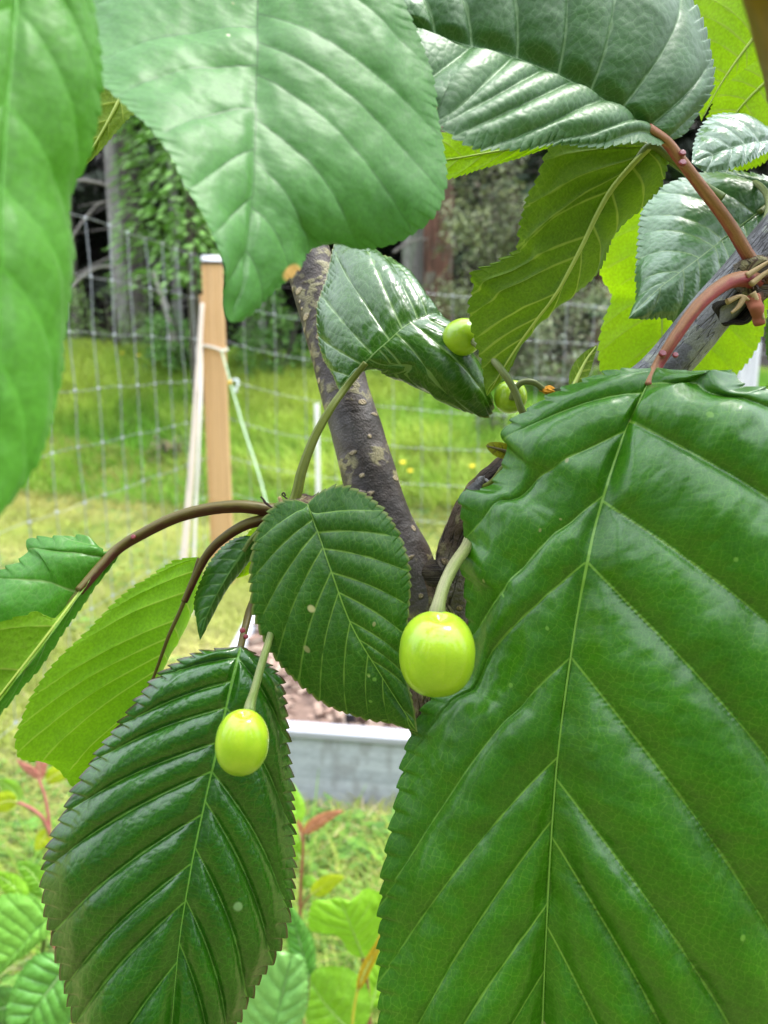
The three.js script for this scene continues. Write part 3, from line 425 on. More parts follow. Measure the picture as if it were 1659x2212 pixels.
{ // twisted leaf before the dark limb
  const l = makeLeaf({ ...UP, col: [0.034, 0.125, 0.001], col2: [0.022, 0.09, 0.0005], spec: 0.35, coat: 0.85, seed: 9, label: 'shiny twisted leaf in front of the dark limb, on a long olive stalk', trans: 0, rim: [0.2, 0.22, 0.03],
    mid: [[733, 844], [770, 800], [804, 768], [840, 735], [869, 709], [903, 688], [939, 677], [962, 688]], d: [0.198, 0.196, 0.199, 0.208], arch: [0.1, 0.16],
    left: [[728, 832, 0.2], [721, 812, 0.202], [706, 788, 0.204], [693, 758, 0.206], [687, 722, 0.208], [685, 667, 0.21], [692, 636, 0.212], [704, 604, 0.214], [712, 570, 0.217], [722, 530, 0.22], [745, 505, 0.222], [785, 517, 0.221], [803, 537, 0.219], [817, 550, 0.218], [843, 555, 0.217], [863, 570, 0.216], [872, 590, 0.215], [878, 617, 0.214], [900, 630, 0.213], [921, 651, 0.211], [938, 668, 0.21]],
    right: [[762, 806, 0.197], [786, 784, 0.198], [806, 778, 0.2], [830, 775, 0.202], [851, 781, 0.204], [866, 794, 0.205], [880, 815, 0.206], [905, 831, 0.206], [934, 847, 0.206], [960, 859, 0.206], [978, 870, 0.206], [996, 884, 0.206], [1022, 893, 0.206], [1047, 902, 0.206], [1060, 893, 0.207], [1065, 870, 0.208], [1048, 830, 0.21], [1020, 785, 0.212], [988, 742, 0.213], [966, 708, 0.212]],
    vl: zE([[640, 1130, 460, 1060], [750, 1035, 385, 800], [825, 940, 400, 450], [970, 830, 500, 60], [1075, 725, 720, -40], [1205, 650, 930, 130], [1290, 625, 1110, 360]]),
    vr: zE([[800, 990, 1000, 1010], [880, 900, 1250, 1220], [930, 880, 1500, 1350], [1060, 805, 1700, 1440], [1150, 690, 1820, 1400], [1260, 640, 1700, 1080]]),
    teeth: 44, amp: 0.001, res: [360, 72], tex: [700, 900], quilt: 0.001, fine: 1.6, wave: 0.0012, gloss: 0.24 }, tree);
  petiole(l.mesh, [[612, 1112, 0.1875], [636, 1080, 0.188], [652, 1018, 0.189], [678, 948, 0.191], [715, 882, 0.1935], [748, 836, 0.1965], [790, 784, 0.1965]], 0.0014, 0.0008, stOlive, 3);
}
{ // leaf seen from below at the left, backlight partly put into its colour
  const l = makeLeaf({ ...UND, col: [0.25, 0.52, 0.005], col2: [0.21, 0.46, 0.003], vein: [0.5, 0.68, 0.08], trans: 0.58, seed: 10, label: 'yellow-green leaf lit through from behind, seen from below at the left', net: 0.3,
    mid: [[432, 1203], [402, 1290], [362, 1380], [335, 1455], [290, 1560], [235, 1660], [180, 1735]], d: [0.186, 0.186, 0.189, 0.193], dl: 0.008, dr: 0.018, arch: [0.03, 0.05],
    left: [[402, 1206], [372, 1215], [320, 1250], [262, 1290], [185, 1368], [112, 1440], [66, 1510], [45, 1560], [33, 1600], [45, 1640], [80, 1645], [120, 1660], [155, 1700]],
    right: [[436, 1235], [428, 1275], [402, 1352], [356, 1442], [345, 1520], [310, 1620], [250, 1700]],
    vl: zI([[1340, 190, 960, 350], [1290, 285, 660, 590], [1220, 410, 420, 780], [1145, 595, 170, 1120], [1095, 720, 120, 1330], [1045, 830, 130, 1500], [1000, 930, 280, 1570], [890, 1140, 430, 1680], [760, 1400, 520, 1800]]),
    teeth: 40, amp: 0.0011, res: [320, 64], tex: [600, 800], quilt: 0.0004, fine: 0.4, wave: 0.0012, rib: 0.0006, veinS: 1.2, ribMat: stBrown }, tree);
  petiole(l.mesh, [[615, 1112, 0.1885], [575, 1122, 0.1865], [530, 1134, 0.185], [480, 1165, 0.185], [448, 1198, 0.1855], [425, 1240, 0.186], [398, 1300, 0.186]], 0.0015, 0.0008, stBrown, 1);
}
{ // left leaf on the long arching stalk
  const l = makeLeaf({ ...UP, col: [0.06, 0.26, 0.005], col2: [0.045, 0.21, 0.003], seed: 11, label: 'curled leaf at the left edge with a notched margin, on the arching brown stalk', trans: 0.34, veinS: 1.2,
    mid: [[262, 1176], [180, 1264], [105, 1366], [0, 1500], [-120, 1660], [-220, 1800]], d: [0.181, 0.174, 0.166, 0.158], dl: 0.005, dr: 0.006, arch: [0.16, 0.02],
    left: [[246, 1180], [231, 1196], [209, 1190], [197, 1164], [168, 1158], [128, 1160], [62, 1167], [57, 1196], [38, 1216], [0, 1232], [-80, 1260], [-200, 1340], [-280, 1500], [-270, 1680]],
    right: [[262, 1190], [205, 1268], [128, 1378], [20, 1520], [-100, 1690]],
    teeth: 26, amp: 0.0011, res: [300, 60], tex: [500, 800], quilt: 0.0008, wave: 0.003, gloss: 0.36, nv: 6, rib: 0.0009, ribMat: stOlive }, tree);
  petiole(l.mesh, [[630, 1105, 0.188], [585, 1102, 0.186], [520, 1094, 0.184], [450, 1100, 0.1825], [380, 1118, 0.181], [310, 1152, 0.18], [255, 1186, 0.1795], [170, 1278, 0.1725]], 0.0017, 0.0011, stBrown, 1);
  gland(l.mesh, 288, 1160, 0.1785, 0.0006);
  makeLeaf({ ...UND, col: [0.19, 0.38, 0.006], col2: [0.155, 0.33, 0.004], seed: 12, label: 'rolled-over underside at the left edge, lighter green with pale veins', trans: 0.45, under: true,
    mid: [[196, 1248], [110, 1362], [4, 1497], [-120, 1658], [-210, 1780]], d: [0.1745, 0.1655, 0.158, 0.153], dl: 0.003, dr: 0, arch: [0.03, 0],
    left: [[168, 1282], [135, 1320], [108, 1342], [84, 1322], [52, 1330], [0, 1346], [-100, 1400], [-220, 1530], [-240, 1680]], right: [[190, 1262], [108, 1372], [2, 1508], [-120, 1670]],
    teeth: 18, amp: 0.0006, res: [200, 40], tex: [300, 500], quilt: 0.0004, nv: 5, rib: 0.0004 }, tree);
}
{ // small folded leaf and the leaf behind it
  const l = makeLeaf({ ...UP, col: [0.03, 0.13, 0.008], col2: [0.02, 0.095, 0.005], seed: 13, vein: [0.1, 0.22, 0.04], label: 'small narrow folded leaf hanging beside the centre leaf', trans: 0.2,
    mid: [[548, 1158], [505, 1222], [470, 1280], [444, 1335], [432, 1384]], d: [0.184, 0.184, 0.185], dl: 0.005, dr: 0.004, arch: [0.08, 0.1],
    left: [[522, 1160], [490, 1176], [456, 1212], [431, 1262], [420, 1300], [425, 1342]], right: [[556, 1186], [524, 1228], [484, 1280], [454, 1338]],
    teeth: 26, amp: 0.0008, res: [200, 40], tex: [300, 500], quilt: 0.0006, nv: 8, gloss: 0.3 }, tree);
  petiole(l.mesh, [[612, 1128, 0.189], [585, 1130, 0.187], [548, 1158, 0.184], [526, 1190, 0.184]], 0.0008, 0.0005, stGreen);
  const q = makeLeaf({ ...BACKLIT, seed: 14, label: 'light green leaf half hidden behind the centre leaf', mid: [[612, 1120], [570, 1170], [535, 1215], [503, 1250]], d: [0.191, 0.194, 0.196], w: 42, teeth: 20, amp: 0.0007, res: [140, 32], tex: [200, 300], nv: 6 }, tree);
  void q;
}
{ // grey-green leaf at the right, behind the grey limb
  const l = makeLeaf({ ...UP, col: [0.05, 0.17, 0.028], col2: [0.035, 0.13, 0.018], seed: 15, label: 'grey-green leaf behind the grey limb at the right, dark pointed tip', trans: 0,
    mid: [[1695, 418], [1569, 510], [1535, 538], [1479, 580], [1423, 623], [1357, 688]], d: [0.222, 0.214, 0.208, 0.204], dl: 0.016, dr: 0.002, arch: [0.09, 0.09],
    left: [[1665, 386], [1600, 372], [1540, 371], [1490, 382], [1440, 402], [1400, 438], [1386, 465], [1381, 500], [1378, 540], [1374, 590], [1375, 640], [1366, 672]],
    right: [[1690, 470], [1645, 560], [1585, 640], [1525, 682], [1470, 697], [1430, 686], [1395, 689]],
    teeth: 36, amp: 0.0012, res: [300, 60], tex: [500, 700], quilt: 0.0008, fine: 1.6, wave: 0.0016, gloss: 0.33, nv: 8 }, tree);
  petiole(l.mesh, [[1700, 500, 0.197], [1720, 440, 0.21], [1695, 418, 0.222], [1640, 458, 0.2185]], 0.0011, 0.0008, stGreen);
}
{ // small leaf in the upper right, its whitish sheen mixed into the colour
  const l = makeLeaf({ ...UP, col: [0.1, 0.2, 0.085], col2: [0.07, 0.16, 0.055], vein: [0.3, 0.4, 0.25], seed: 16, label: 'small leaf with painted silvery sheen and sharp teeth at the upper right edge', trans: 0,
    mid: [[1712, 298], [1648, 307], [1588, 317], [1530, 338], [1494, 352]], d: [0.215, 0.206, 0.2], dl: 0.012, dr: -0.002, arch: [0.1, 0.1],
    left: [[1690, 270], [1645, 274], [1618, 259], [1584, 247], [1545, 250], [1515, 275], [1500, 310]], right: [[1700, 325], [1660, 330], [1633, 341], [1608, 353], [1556, 369], [1520, 368]],
    teeth: 26, amp: 0.0012, res: [220, 48], tex: [300, 420], quilt: 0.0010, fine: 1.2, gloss: 0.24, nv: 6 }, tree);
  petiole(l.mesh, [[1760, 440, 0.192], [1755, 350, 0.205], [1712, 298, 0.215], [1670, 304, 0.21]], 0.001, 0.0007, stGreen);
}
// backlit leaves, their glow put into a brighter green
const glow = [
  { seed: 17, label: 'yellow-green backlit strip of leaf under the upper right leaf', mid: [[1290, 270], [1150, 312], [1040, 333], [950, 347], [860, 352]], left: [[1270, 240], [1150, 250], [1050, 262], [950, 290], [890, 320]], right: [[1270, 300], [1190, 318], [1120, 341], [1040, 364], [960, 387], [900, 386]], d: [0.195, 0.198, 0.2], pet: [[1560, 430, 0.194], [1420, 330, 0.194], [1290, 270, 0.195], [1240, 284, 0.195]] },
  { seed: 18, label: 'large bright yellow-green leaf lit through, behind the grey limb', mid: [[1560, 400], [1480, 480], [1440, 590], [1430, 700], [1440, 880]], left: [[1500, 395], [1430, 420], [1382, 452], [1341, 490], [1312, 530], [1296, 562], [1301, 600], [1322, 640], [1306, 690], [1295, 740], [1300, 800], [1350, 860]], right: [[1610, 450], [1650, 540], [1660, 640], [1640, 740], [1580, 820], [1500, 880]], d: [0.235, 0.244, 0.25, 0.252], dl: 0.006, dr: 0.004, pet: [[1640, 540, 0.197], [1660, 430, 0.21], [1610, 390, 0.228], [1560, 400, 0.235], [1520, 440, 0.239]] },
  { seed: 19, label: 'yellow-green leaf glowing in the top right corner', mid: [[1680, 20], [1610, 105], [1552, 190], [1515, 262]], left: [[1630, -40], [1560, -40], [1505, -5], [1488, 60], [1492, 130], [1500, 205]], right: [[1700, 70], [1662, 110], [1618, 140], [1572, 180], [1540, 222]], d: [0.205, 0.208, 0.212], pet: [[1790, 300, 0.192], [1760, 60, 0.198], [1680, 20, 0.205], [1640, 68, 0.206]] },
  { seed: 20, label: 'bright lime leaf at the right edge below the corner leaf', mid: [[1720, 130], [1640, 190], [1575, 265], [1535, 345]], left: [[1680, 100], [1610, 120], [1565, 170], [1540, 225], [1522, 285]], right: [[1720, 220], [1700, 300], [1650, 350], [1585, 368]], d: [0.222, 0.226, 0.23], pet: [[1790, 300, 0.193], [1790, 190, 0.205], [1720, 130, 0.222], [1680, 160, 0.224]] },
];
for (const s of glow) { const l = makeLeaf({ ...BACKLIT, teeth: 36, amp: 0.0011, res: [240, 44], tex: [300, 500], quilt: 0.0005, fine: 0.4, nv: 8, rib: 0.0006, under: true, ...s }, tree); petiole(l.mesh, s.pet, 0.0011, 0.0007, stGreen); }
{ // olive leaf between the two leaves at the upper left, small leaf above the big one, sliver at the right edge
  const a = makeLeaf({ ...UND, col: [0.17, 0.27, 0.012], col2: [0.14, 0.23, 0.008], seed: 21, label: 'olive leaf peeping out between the two leaves at the upper left', mid: [[330, 60], [285, 160], [235, 260], [172, 368]], left: [[250, 80], [200, 170], [175, 270], [165, 340]], right: [[360, 150], [318, 215], [287, 246], [246, 290], [210, 332]], d: [0.165, 0.16, 0.158], teeth: 30, amp: 0.0012, res: [240, 40], tex: [300, 460], nv: 7, quilt: 0.0006 }, tree);
  petiole(a.mesh, [[560, -300, 0.26], [430, -150, 0.21], [330, 60, 0.165], [305, 120, 0.1635]], 0.0012, 0.0008, stGreen);
  const b = makeLeaf({ ...UND, seed: 22, label: 'small olive leaf standing behind the top edge of the largest leaf', mid: [[1236, 840], [1250, 810], [1268, 775], [1290, 745]], w: 22, d: [0.212, 0.214, 0.216], teeth: 14, amp: 0.0006, res: [100, 24], tex: [128, 256], nv: 5, quilt: 0.0003 }, tree);
  petiole(b.mesh, [[1280, 905, 0.203], [1245, 870, 0.208], [1236, 840, 0.212], [1242, 826, 0.2125]], 0.0008, 0.0006, stGreen);
  const c = makeLeaf({ ...UP, col: [0.09, 0.22, 0.03], col2: [0.07, 0.18, 0.02], seed: 23, label: 'leaf just entering at the right edge above the largest leaf', mid: [[1735, 620], [1710, 690], [1690, 770], [1680, 830]], w: 56, d: [0.2, 0.205, 0.21], teeth: 22, amp: 0.001, res: [140, 28], tex: [160, 300], nv: 6 }, tree);
  petiole(c.mesh, [[1650, 602, 0.186], [1700, 600, 0.19], [1735, 620, 0.2], [1722, 655, 0.2025]], 0.001, 0.0007, stGreen);
  const e = makeLeaf({ ...UND, col: [0.36, 0.33, 0.01], col2: [0.2, 0.24, 0.008], vein: [0.1, 0.08, 0.02], seed: 24, label: 'tiny yellow withered leaf at the bitten edge of the largest leaf', mid: [[1112, 985], [1090, 975], [1068, 968], [1049, 963]], left: [[1105, 965], [1090, 957], [1068, 955], [1054, 958]], right: [[1105, 1000], [1088, 992], [1070, 985], [1056, 974]], d: [0.186, 0.185, 0.184], teeth: 10, amp: 0.0004, res: [60, 16], tex: [96, 128], nv: 3, quilt: 0.0003 }, tree);
  petiole(e.mesh, [[1135, 1010, 0.209], [1125, 998, 0.195], [1112, 985, 0.186], [1100, 980, 0.1855]], 0.0007, 0.0005, stGreen);
}
part(tree, 'twig', tube(px([[1700, 380, 0.19], [1690, 200, 0.13], [1668, 60, 0.098], [1640, -80, 0.085], [1600, -300, 0.08]]), 0.0024, 60, 18, lump(0.12, 200)), stalk([0.30, 0.17, 0.02], [0.36, 0.30, 0.02], 12, 0.5), 'olive-brown stalk crossing the top right corner, out of focus');
part(tree, 'twig', tube(px([[1120, 985, 0.187], [1092, 1006, 0.188], [1065, 1040, 0.19], [1046, 1052, 0.193]]), (t) => 0.0008, 20, 8), stOlive);
{ // bud cluster: brown scales, straw-coloured strips
  const straw = std([0.42, 0.3, 0.14], 0.8), brown = std([0.12, 0.055, 0.03], 0.75), dk = std([0.035, 0.015, 0.01], 0.8), r = rng(5);
  const cl = new THREE.Group(); cl.name = 'bud_cluster'; tree.add(cl);
  for (let i = 0; i < 16; i++) { const a = r() * 6.28, g = new THREE.ConeGeometry(0.0013 + 0.0007 * r(), 0.0045 + 0.002 * r(), 10, 4); g.scale(1, 1, 0.5); g.rotateX(0.7 + 0.5 * r()); g.rotateZ(a); const c = at(1640 + 22 * Math.cos(a) * r() , 604 + 34 * Math.sin(a) * r(), 0.182 + 0.003 * r()); g.translate(c.x, c.y, c.z); part(cl, 'bud_scale', g, i % 3 ? brown : dk); }
  const strips = [[[1612, 596], [1640, 578], [1668, 560]], [[1622, 614], [1650, 592], [1680, 572]], [[1570, 652], [1600, 640], [1618, 648]], [[1608, 640], [1596, 662], [1580, 676]], [[1625, 632], [1640, 660], [1650, 690]]];
  for (const s of strips) part(cl, 'stipule', tube(s.map((p) => at(p[0], p[1], 0.1795)), (t) => 0.0008 * (1 - 0.6 * t), 16, 6), straw);
  part(cl, 'old_stalk', tube(px([[1625, 640, 0.181], [1634, 672, 0.18], [1640, 702, 0.181]]), (t) => 0.0018 * (1 - 0.35 * t), 16, 12, lump(0.6, 900)), std([0.3, 0.09, 0.04], 0.8));
  const c2 = new THREE.Group(); c2.name = 'bud_cluster'; tree.add(c2);
  for (let i = 0; i < 10; i++) { const g = new THREE.ConeGeometry(0.0007 + 0.0004 * r(), 0.003, 8, 3); g.scale(1, 1, 0.5); g.rotateZ(r() * 6.28); const c = at(605 + 24 * r(), 1092 + 26 * r(), 0.186 + 0.002 * r()); g.translate(c.x, c.y, c.z); part(c2, 'bud_scale', g, i % 2 ? brown : dk); }
  for (const s of [[[600, 1104], [572, 1086], [568, 1078]], [[576, 1090], [570, 1080], [563, 1073]], [[594, 1100], [584, 1094], [575, 1086]], [[629, 1088], [618, 1076], [609, 1068], [613, 1064], [617, 1071]]]) part(c2, 'stipule', tube(s.map((p) => at(p[0], p[1], 0.1835)), 0.00022, 20, 5), dk);
  part(c2, 'stipule', tube(px([[612, 1092, 0.184], [606, 1080, 0.184], [603, 1073, 0.184]]), (t) => 0.0008 * (1 - 0.5 * t), 8, 6), straw);
  // small grey bud above the fork and the split node in the fork
  const g = new THREE.ConeGeometry(0.0021, 0.0052, 14, 6); const p = g.attributes.position; for (let i = 0; i < p.count; i++) { const k = 1 + 0.35 * (hash2(i, 7) - 0.5); p.setX(i, p.getX(i) * k); p.setZ(i, p.getZ(i) * k); } g.rotateZ(-0.55); const c = at(1036, 1044, 0.1935); g.translate(c.x, c.y, c.z); g.computeVertexNormals(); part(tree, 'bud', g, barkB, 'small grey bud at the notch of the largest leaf');
}
{ // unseen rest of the crown, leaves added overhead to dim the near ones
  const sL = new THREE.Shape(); sL.moveTo(0, 0); sL.bezierCurveTo(0.02, 0.035, 0.06, 0.035, 0.1, 0); sL.bezierCurveTo(0.06, -0.035, 0.02, -0.035, 0, 0);
  const g = new THREE.ShapeGeometry(sL, 8), p = g.attributes.position; for (let i = 0; i < p.count; i++) p.setZ(i, -1.6 * p.getX(i) ** 2 + 0.3 * Math.abs(p.getY(i))); g.rotateX(-Math.PI / 2); g.computeVertexNormals();
  const r = rng(404), n = 48, m = new THREE.InstancedMesh(g, new THREE.MeshPhysicalMaterial({ color: 0xffffff, roughness: 0.95, transmission: 0.3, thickness: 0, clearcoat: 0.8, clearcoatRoughness: 0.35, side: THREE.DoubleSide }), n), M = new THREE.Matrix4(), Q = new THREE.Quaternion(), c = new THREE.Color();
  for (let i = 0; i < n; i++) { let q; do { q = V((r() - 0.5) * 1.1, 1.25 + 0.6 * r(), -0.75 + 1.1 * r()); } while (q.y < EYE + 0.14 + 0.5 * Math.max(0, -q.z) || q.distanceTo(V(0, EYE, 0)) < 0.24); Q.setFromEuler(new THREE.Euler(0.5 * (r() - 0.5), r() * 6.283, -0.5 - 0.6 * r(), 'YXZ')); const k = 0.75 + 0.5 * r(); M.compose(q.sub(tb), Q, V(k, k, k)); m.setMatrixAt(i, M); m.setColorAt(i, c.setRGB(...mul3([0.07, 0.19, 0.016], 0.7 + 0.7 * r()))); }
  m.name = 'crown'; m.userData.kind = 'stuff'; tree.add(m);
  for (const l of [[[580, -150, 0.268], [560, -500, 0.3], [600, -900, 0.36]], [[1850, 320, 0.19], [2000, -100, 0.2], [2050, -700, 0.22]]]) part(tree, 'limb', tube(px(l), (t) => lerp(0.0062, 0.004, t), 40, 16, lump(0.15, 50)), barkB);
}
shade(tree);

// ---------------------------------------------------------------- cherries
function fruitGeo(rx, ry, square, seed) {
  const g = new THREE.SphereGeometry(1, 72, 54), p = g.attributes.position, n = new THREE.Vector3();
  for (let i = 0; i < p.count; i++) {
    n.fromBufferAttribute(p, i); const e = square, k = Math.pow(Math.pow(Math.abs(n.x), e) + Math.pow(Math.abs(n.y), e) + Math.pow(Math.abs(n.z), e), -1 / e);
    const q = Math.hypot(n.x, n.z); let y = n.y * k; if (n.y > 0) y -= 0.16 * Math.exp(-((q / 0.22) ** 2)); else y += 0.05 * Math.exp(-((q / 0.1) ** 2));
    const a = Math.atan2(n.z, n.x), wv = 1 + 0.012 * Math.sin(2 * a + seed) + 0.02 * (fbm(n.x * 1.3 + seed, n.y * 1.3 + n.z) - 0.5);
    p.setXYZ(i, n.x * k * rx * wv, y * ry, n.z * k * rx * wv);
  }
  g.computeVertexNormals(); return g;
}
const fruitMap = tex(512, 256, (a, b) => { // pale freckles, a faint suture and a brown scar at the tip
  const n = fbm(a * 14, b * 9), n2 = vnoise(a * 300, b * 150), q = worley(a * 60, b * 34); let c = mix3([0.33, 0.54, 0.012], [0.42, 0.61, 0.02], clamp(2 * (n - 0.25)));
  c = mul3(c, 0.95 + 0.1 * n2); c = mix3(c, [0.40, 0.52, 0.08], 0.4 * sstep(0.62, 0.8, q));
  c = mix3(c, [0.12, 0.10, 0.02], 0.7 * (1 - sstep(0.012, 0.03, b + 0.01 * n)));
  return encC(c);
});
const fruitMat = new THREE.MeshPhysicalMaterial({ map: fruitMap, roughness: 0.5, specularIntensity: 0.5, clearcoat: 1, clearcoatRoughness: 0.17 });
function cherry(label, x, y, d, rx, ry, square, tilt, stem, sr, mat, seed) {
  const c = at(x, y, d), t = thing('cherry', label, 'cherry', c, 'unripe cherries hanging on the tree');
  const g = fruitGeo(rx, ry, square, seed); g.rotateY(seed * 1.7); g.rotateX(tilt[0]); g.rotateZ(tilt[1]); g.translate(c.x, c.y, c.z); part(t, 'fruit', g, fruitMat);
  part(t, 'stem', tube(px(stem), (q) => lerp(sr[0], sr[1], q) * (1 + 0.35 * Math.exp(-((q / 0.06) ** 2))), 60, 18, groove(1.5)), mat); return shade(t);
}
cherry('largest round yellow-green cherry touching the bitten edge of the largest leaf', 944, 1412, 0.164, 0.0081, 0.0090, 2.28, [0.12, -0.06], [[943, 1330, 0.165], [946, 1312, 0.1655], [958, 1268, 0.169], [980, 1222, 0.175], [1008, 1180, 0.184], [1030, 1120, 0.2]], [0.00135, 0.0015], stPale, 1);
cherry('oval yellow-green cherry lying on the dark lower left leaf', 523, 1604, 0.152, 0.0052, 0.0068, 2.1, [0.1, -0.12], [[538, 1541, 0.1535], [540, 1525, 0.155], [550, 1490, 0.161], [566, 1432, 0.17], [582, 1380, 0.1785], [610, 1280, 0.189], [640, 1200, 0.193], [660, 1110, 0.193]], [0.0009, 0.0008], stGreen, 2);
cherry('small shaded green cherry between the twisted leaf and the olive leaf', 998, 729, 0.199, 0.0047, 0.0051, 2.2, [0.5, -1.25], [[1018, 733, 0.1965], [1032, 745, 0.194], [1060, 772, 0.19], [1086, 803, 0.1875], [1112, 845, 0.1885], [1128, 888, 0.191], [1180, 960, 0.203]], [0.0009, 0.0009], stGreen, 3);
cherry('small green cherry seen from its stalk end above the largest leaf', 1103, 857, 0.204, 0.0043, 0.0044, 2.2, [1.2, -0.4], [[1108, 862, 0.1995], [1112, 842, 0.198], [1128, 826, 0.197], [1152, 826, 0.197], [1170, 838, 0.198], [1192, 860, 0.203], [1220, 920, 0.206]], [0.0008, 0.0007], stGreen, 4);
{ const g = new THREE.IcosahedronGeometry(0.0012, 2), p = g.attributes.position; for (let i = 0; i < p.count; i++) { const k = 0.7 + 0.6 * hash2(Math.round(p.getX(i) * 1e6), Math.round(p.getY(i) * 1e6)); p.setXYZ(i, p.getX(i) * 1.5 * k, p.getY(i) * k * 0.8, p.getZ(i) * k); } g.computeVertexNormals(); const c = at(1182, 842, 0.1985); g.translate(c.x, c.y, c.z); part(tree, 'bud_remnant', g, std([0.75, 0.33, 0.02], 0.8), 'dry orange flower remnant on a cherry stalk'); }
// ---------------------------------------------------------------- fence, post, raised bed
const woodTex = (seed, a, b, knot, gx = 26, gy = 2.2) => tex(256, 512, (u, v) => { const n = fbm(u * gx + seed, v * gy, 4), s = fbm(u * 90 + seed, v * 3 + 2, 3), w = vnoise(u * 300, v * 90); let c = mix3(a, b, clamp(0.1 + 1.5 * (n - 0.22))); c = mix3(c, knot, 0.55 * sstep(0.56, 0.7, s)); return encC(mul3(c, 0.85 + 0.3 * w)); });
const postMat = new THREE.MeshPhysicalMaterial({ map: woodTex(2, [0.58, 0.32, 0.13], [0.8, 0.53, 0.28], [0.36, 0.17, 0.06]), roughness: 0.8 });
const greyWood = new THREE.MeshPhysicalMaterial({ map: woodTex(5, [0.36, 0.38, 0.42], [0.52, 0.54, 0.58], [0.28, 0.27, 0.28], 5, 14), roughness: 0.85 });
const galv = std([0.42, 0.45, 0.48], 0.45, { metalness: 0.6 });
const postTop = at(456, 566, 3.1), PX = postTop.x, PZ = postTop.z, PH = postTop.y;
{
  const t = thing('fence_post', 'square orange-brown timber fence post with white capped top', 'post', V(PX, gh(PX, PZ), PZ));
  const g = box(0.076, PH - gh(PX, PZ) + 0.15, 0.066, 0, 0, 0, 0.12), p = g.attributes.position; for (let i = 0; i < p.count; i++) if (p.getY(i) > 0) { p.setX(i, p.getX(i) * 1.06); } g.translate(PX + 0.004, (PH + gh(PX, PZ) - 0.15) / 2, PZ); part(t, 'timber', g, postMat);
  const sl = box(0.014, 1.22, 0.06, PX - 0.043, PH - 0.13 - 0.61, PZ + 0.002, 0.12); part(t, 'side_batten', sl, postMat);
  const cg = new THREE.CylinderGeometry(0.05, 0.057, 0.022, 4, 1); cg.rotateY(Math.PI / 4 + 0.12); cg.scale(1.0, 1, 1.0); cg.translate(PX + 0.004, PH + 0.011, PZ); part(t, 'white_cap', cg, std([0.8, 0.8, 0.8], 0.6));
  part(t, 'black_band', box(0.084, 0.008, 0.078, PX + 0.004, PH - 0.006, PZ, 0.12), std([0.03, 0.03, 0.03], 0.6)); shade(t);
}
const stick = std([0.66, 0.56, 0.47], 0.85), cord = std([0.62, 0.58, 0.5], 0.9), cordG = std([0.42, 0.55, 0.36], 0.9);
{ // wooden prop leaning against the post, cords tied to it
  const lo = V(-0.80, gh(-0.80, -2.86), -2.86), hi = at(437, 655, 3.07);
  const g = tube([lo, lo.clone().lerp(hi, 0.5).add(V(0.006, 0, 0)), hi], (t) => lerp(0.0165, 0.009, t), 30, 10, lump(0.15, 4)); const m = new THREE.Mesh(g, stick); m.name = 'wooden_stake'; scene.add(shade(tag(m, 'pale weathered wooden stake leaning against the timber fence post', 'stake')));
  const c = thing('cord', 'white cord tied round the timber post and hanging straight down', 'cord', V(PX, gh(PX, PZ) + 0.2, PZ + 0.04));
  const y0 = at(456, 750, 3.04), zf = PZ + 0.045, ring = [V(PX - 0.044, y0.y + 0.006, PZ + 0.03), V(PX - 0.03, y0.y + 0.006, zf), V(PX + 0.01, y0.y - 0.002, zf), V(PX + 0.036, y0.y - 0.012, zf), V(PX + 0.045, y0.y - 0.006, PZ - 0.02), V(PX, y0.y + 0.006, PZ - 0.046), V(PX - 0.05, y0.y + 0.01, PZ - 0.02), V(PX - 0.044, y0.y + 0.006, PZ + 0.03)];
  part(c, 'loop', tube(ring, 0.006, 60, 8), cord); part(c, 'hanging_end', tube([V(PX - 0.046, y0.y + 0.006, PZ + 0.035), at(432, 900, 3.0), at(423, 1100, 2.96), at(414, 1370, 2.9)], (t) => 0.0065, 60, 8, lump(0.3, 20)), cord); shade(c);
  const e0 = V(PX + 0.036, y0.y - 0.012, zf), e1 = at(575, 1085, 2.62), e2 = at(640, 1290, 2.4); const gg = tube([e0, e0.clone().lerp(e1, 0.5).add(V(0, -0.01, 0)), e1, V(e2.x, gh(e2.x, e2.z), e2.z)], 0.0033, 80, 8, lump(0.25, 30));
  const m2 = new THREE.Mesh(gg, cordG); m2.name = 'guy_cord'; scene.add(shade(tag(m2, 'pale green guy cord slanting from the post down to the lawn', 'cord')));
  const tg = thing('plastic_tag', 'small yellow and white plastic tag hanging on the guy cord', 'tag', at(500, 826, 2.95)); const a = new THREE.SphereGeometry(0.009, 14, 10); a.scale(1, 1, 0.5); const q = at(497, 826, 2.93); a.translate(q.x, q.y, q.z); part(tg, 'disc', a, std([0.8, 0.5, 0.02], 0.5)); part(tg, 'ribbon', tube(px([[500, 822, 2.93], [512, 820, 2.93], [514, 832, 2.93], [508, 842, 2.93], [513, 846, 2.93]]), 0.004, 24, 6), std([0.75, 0.82, 0.82], 0.5)); shade(tg);
}
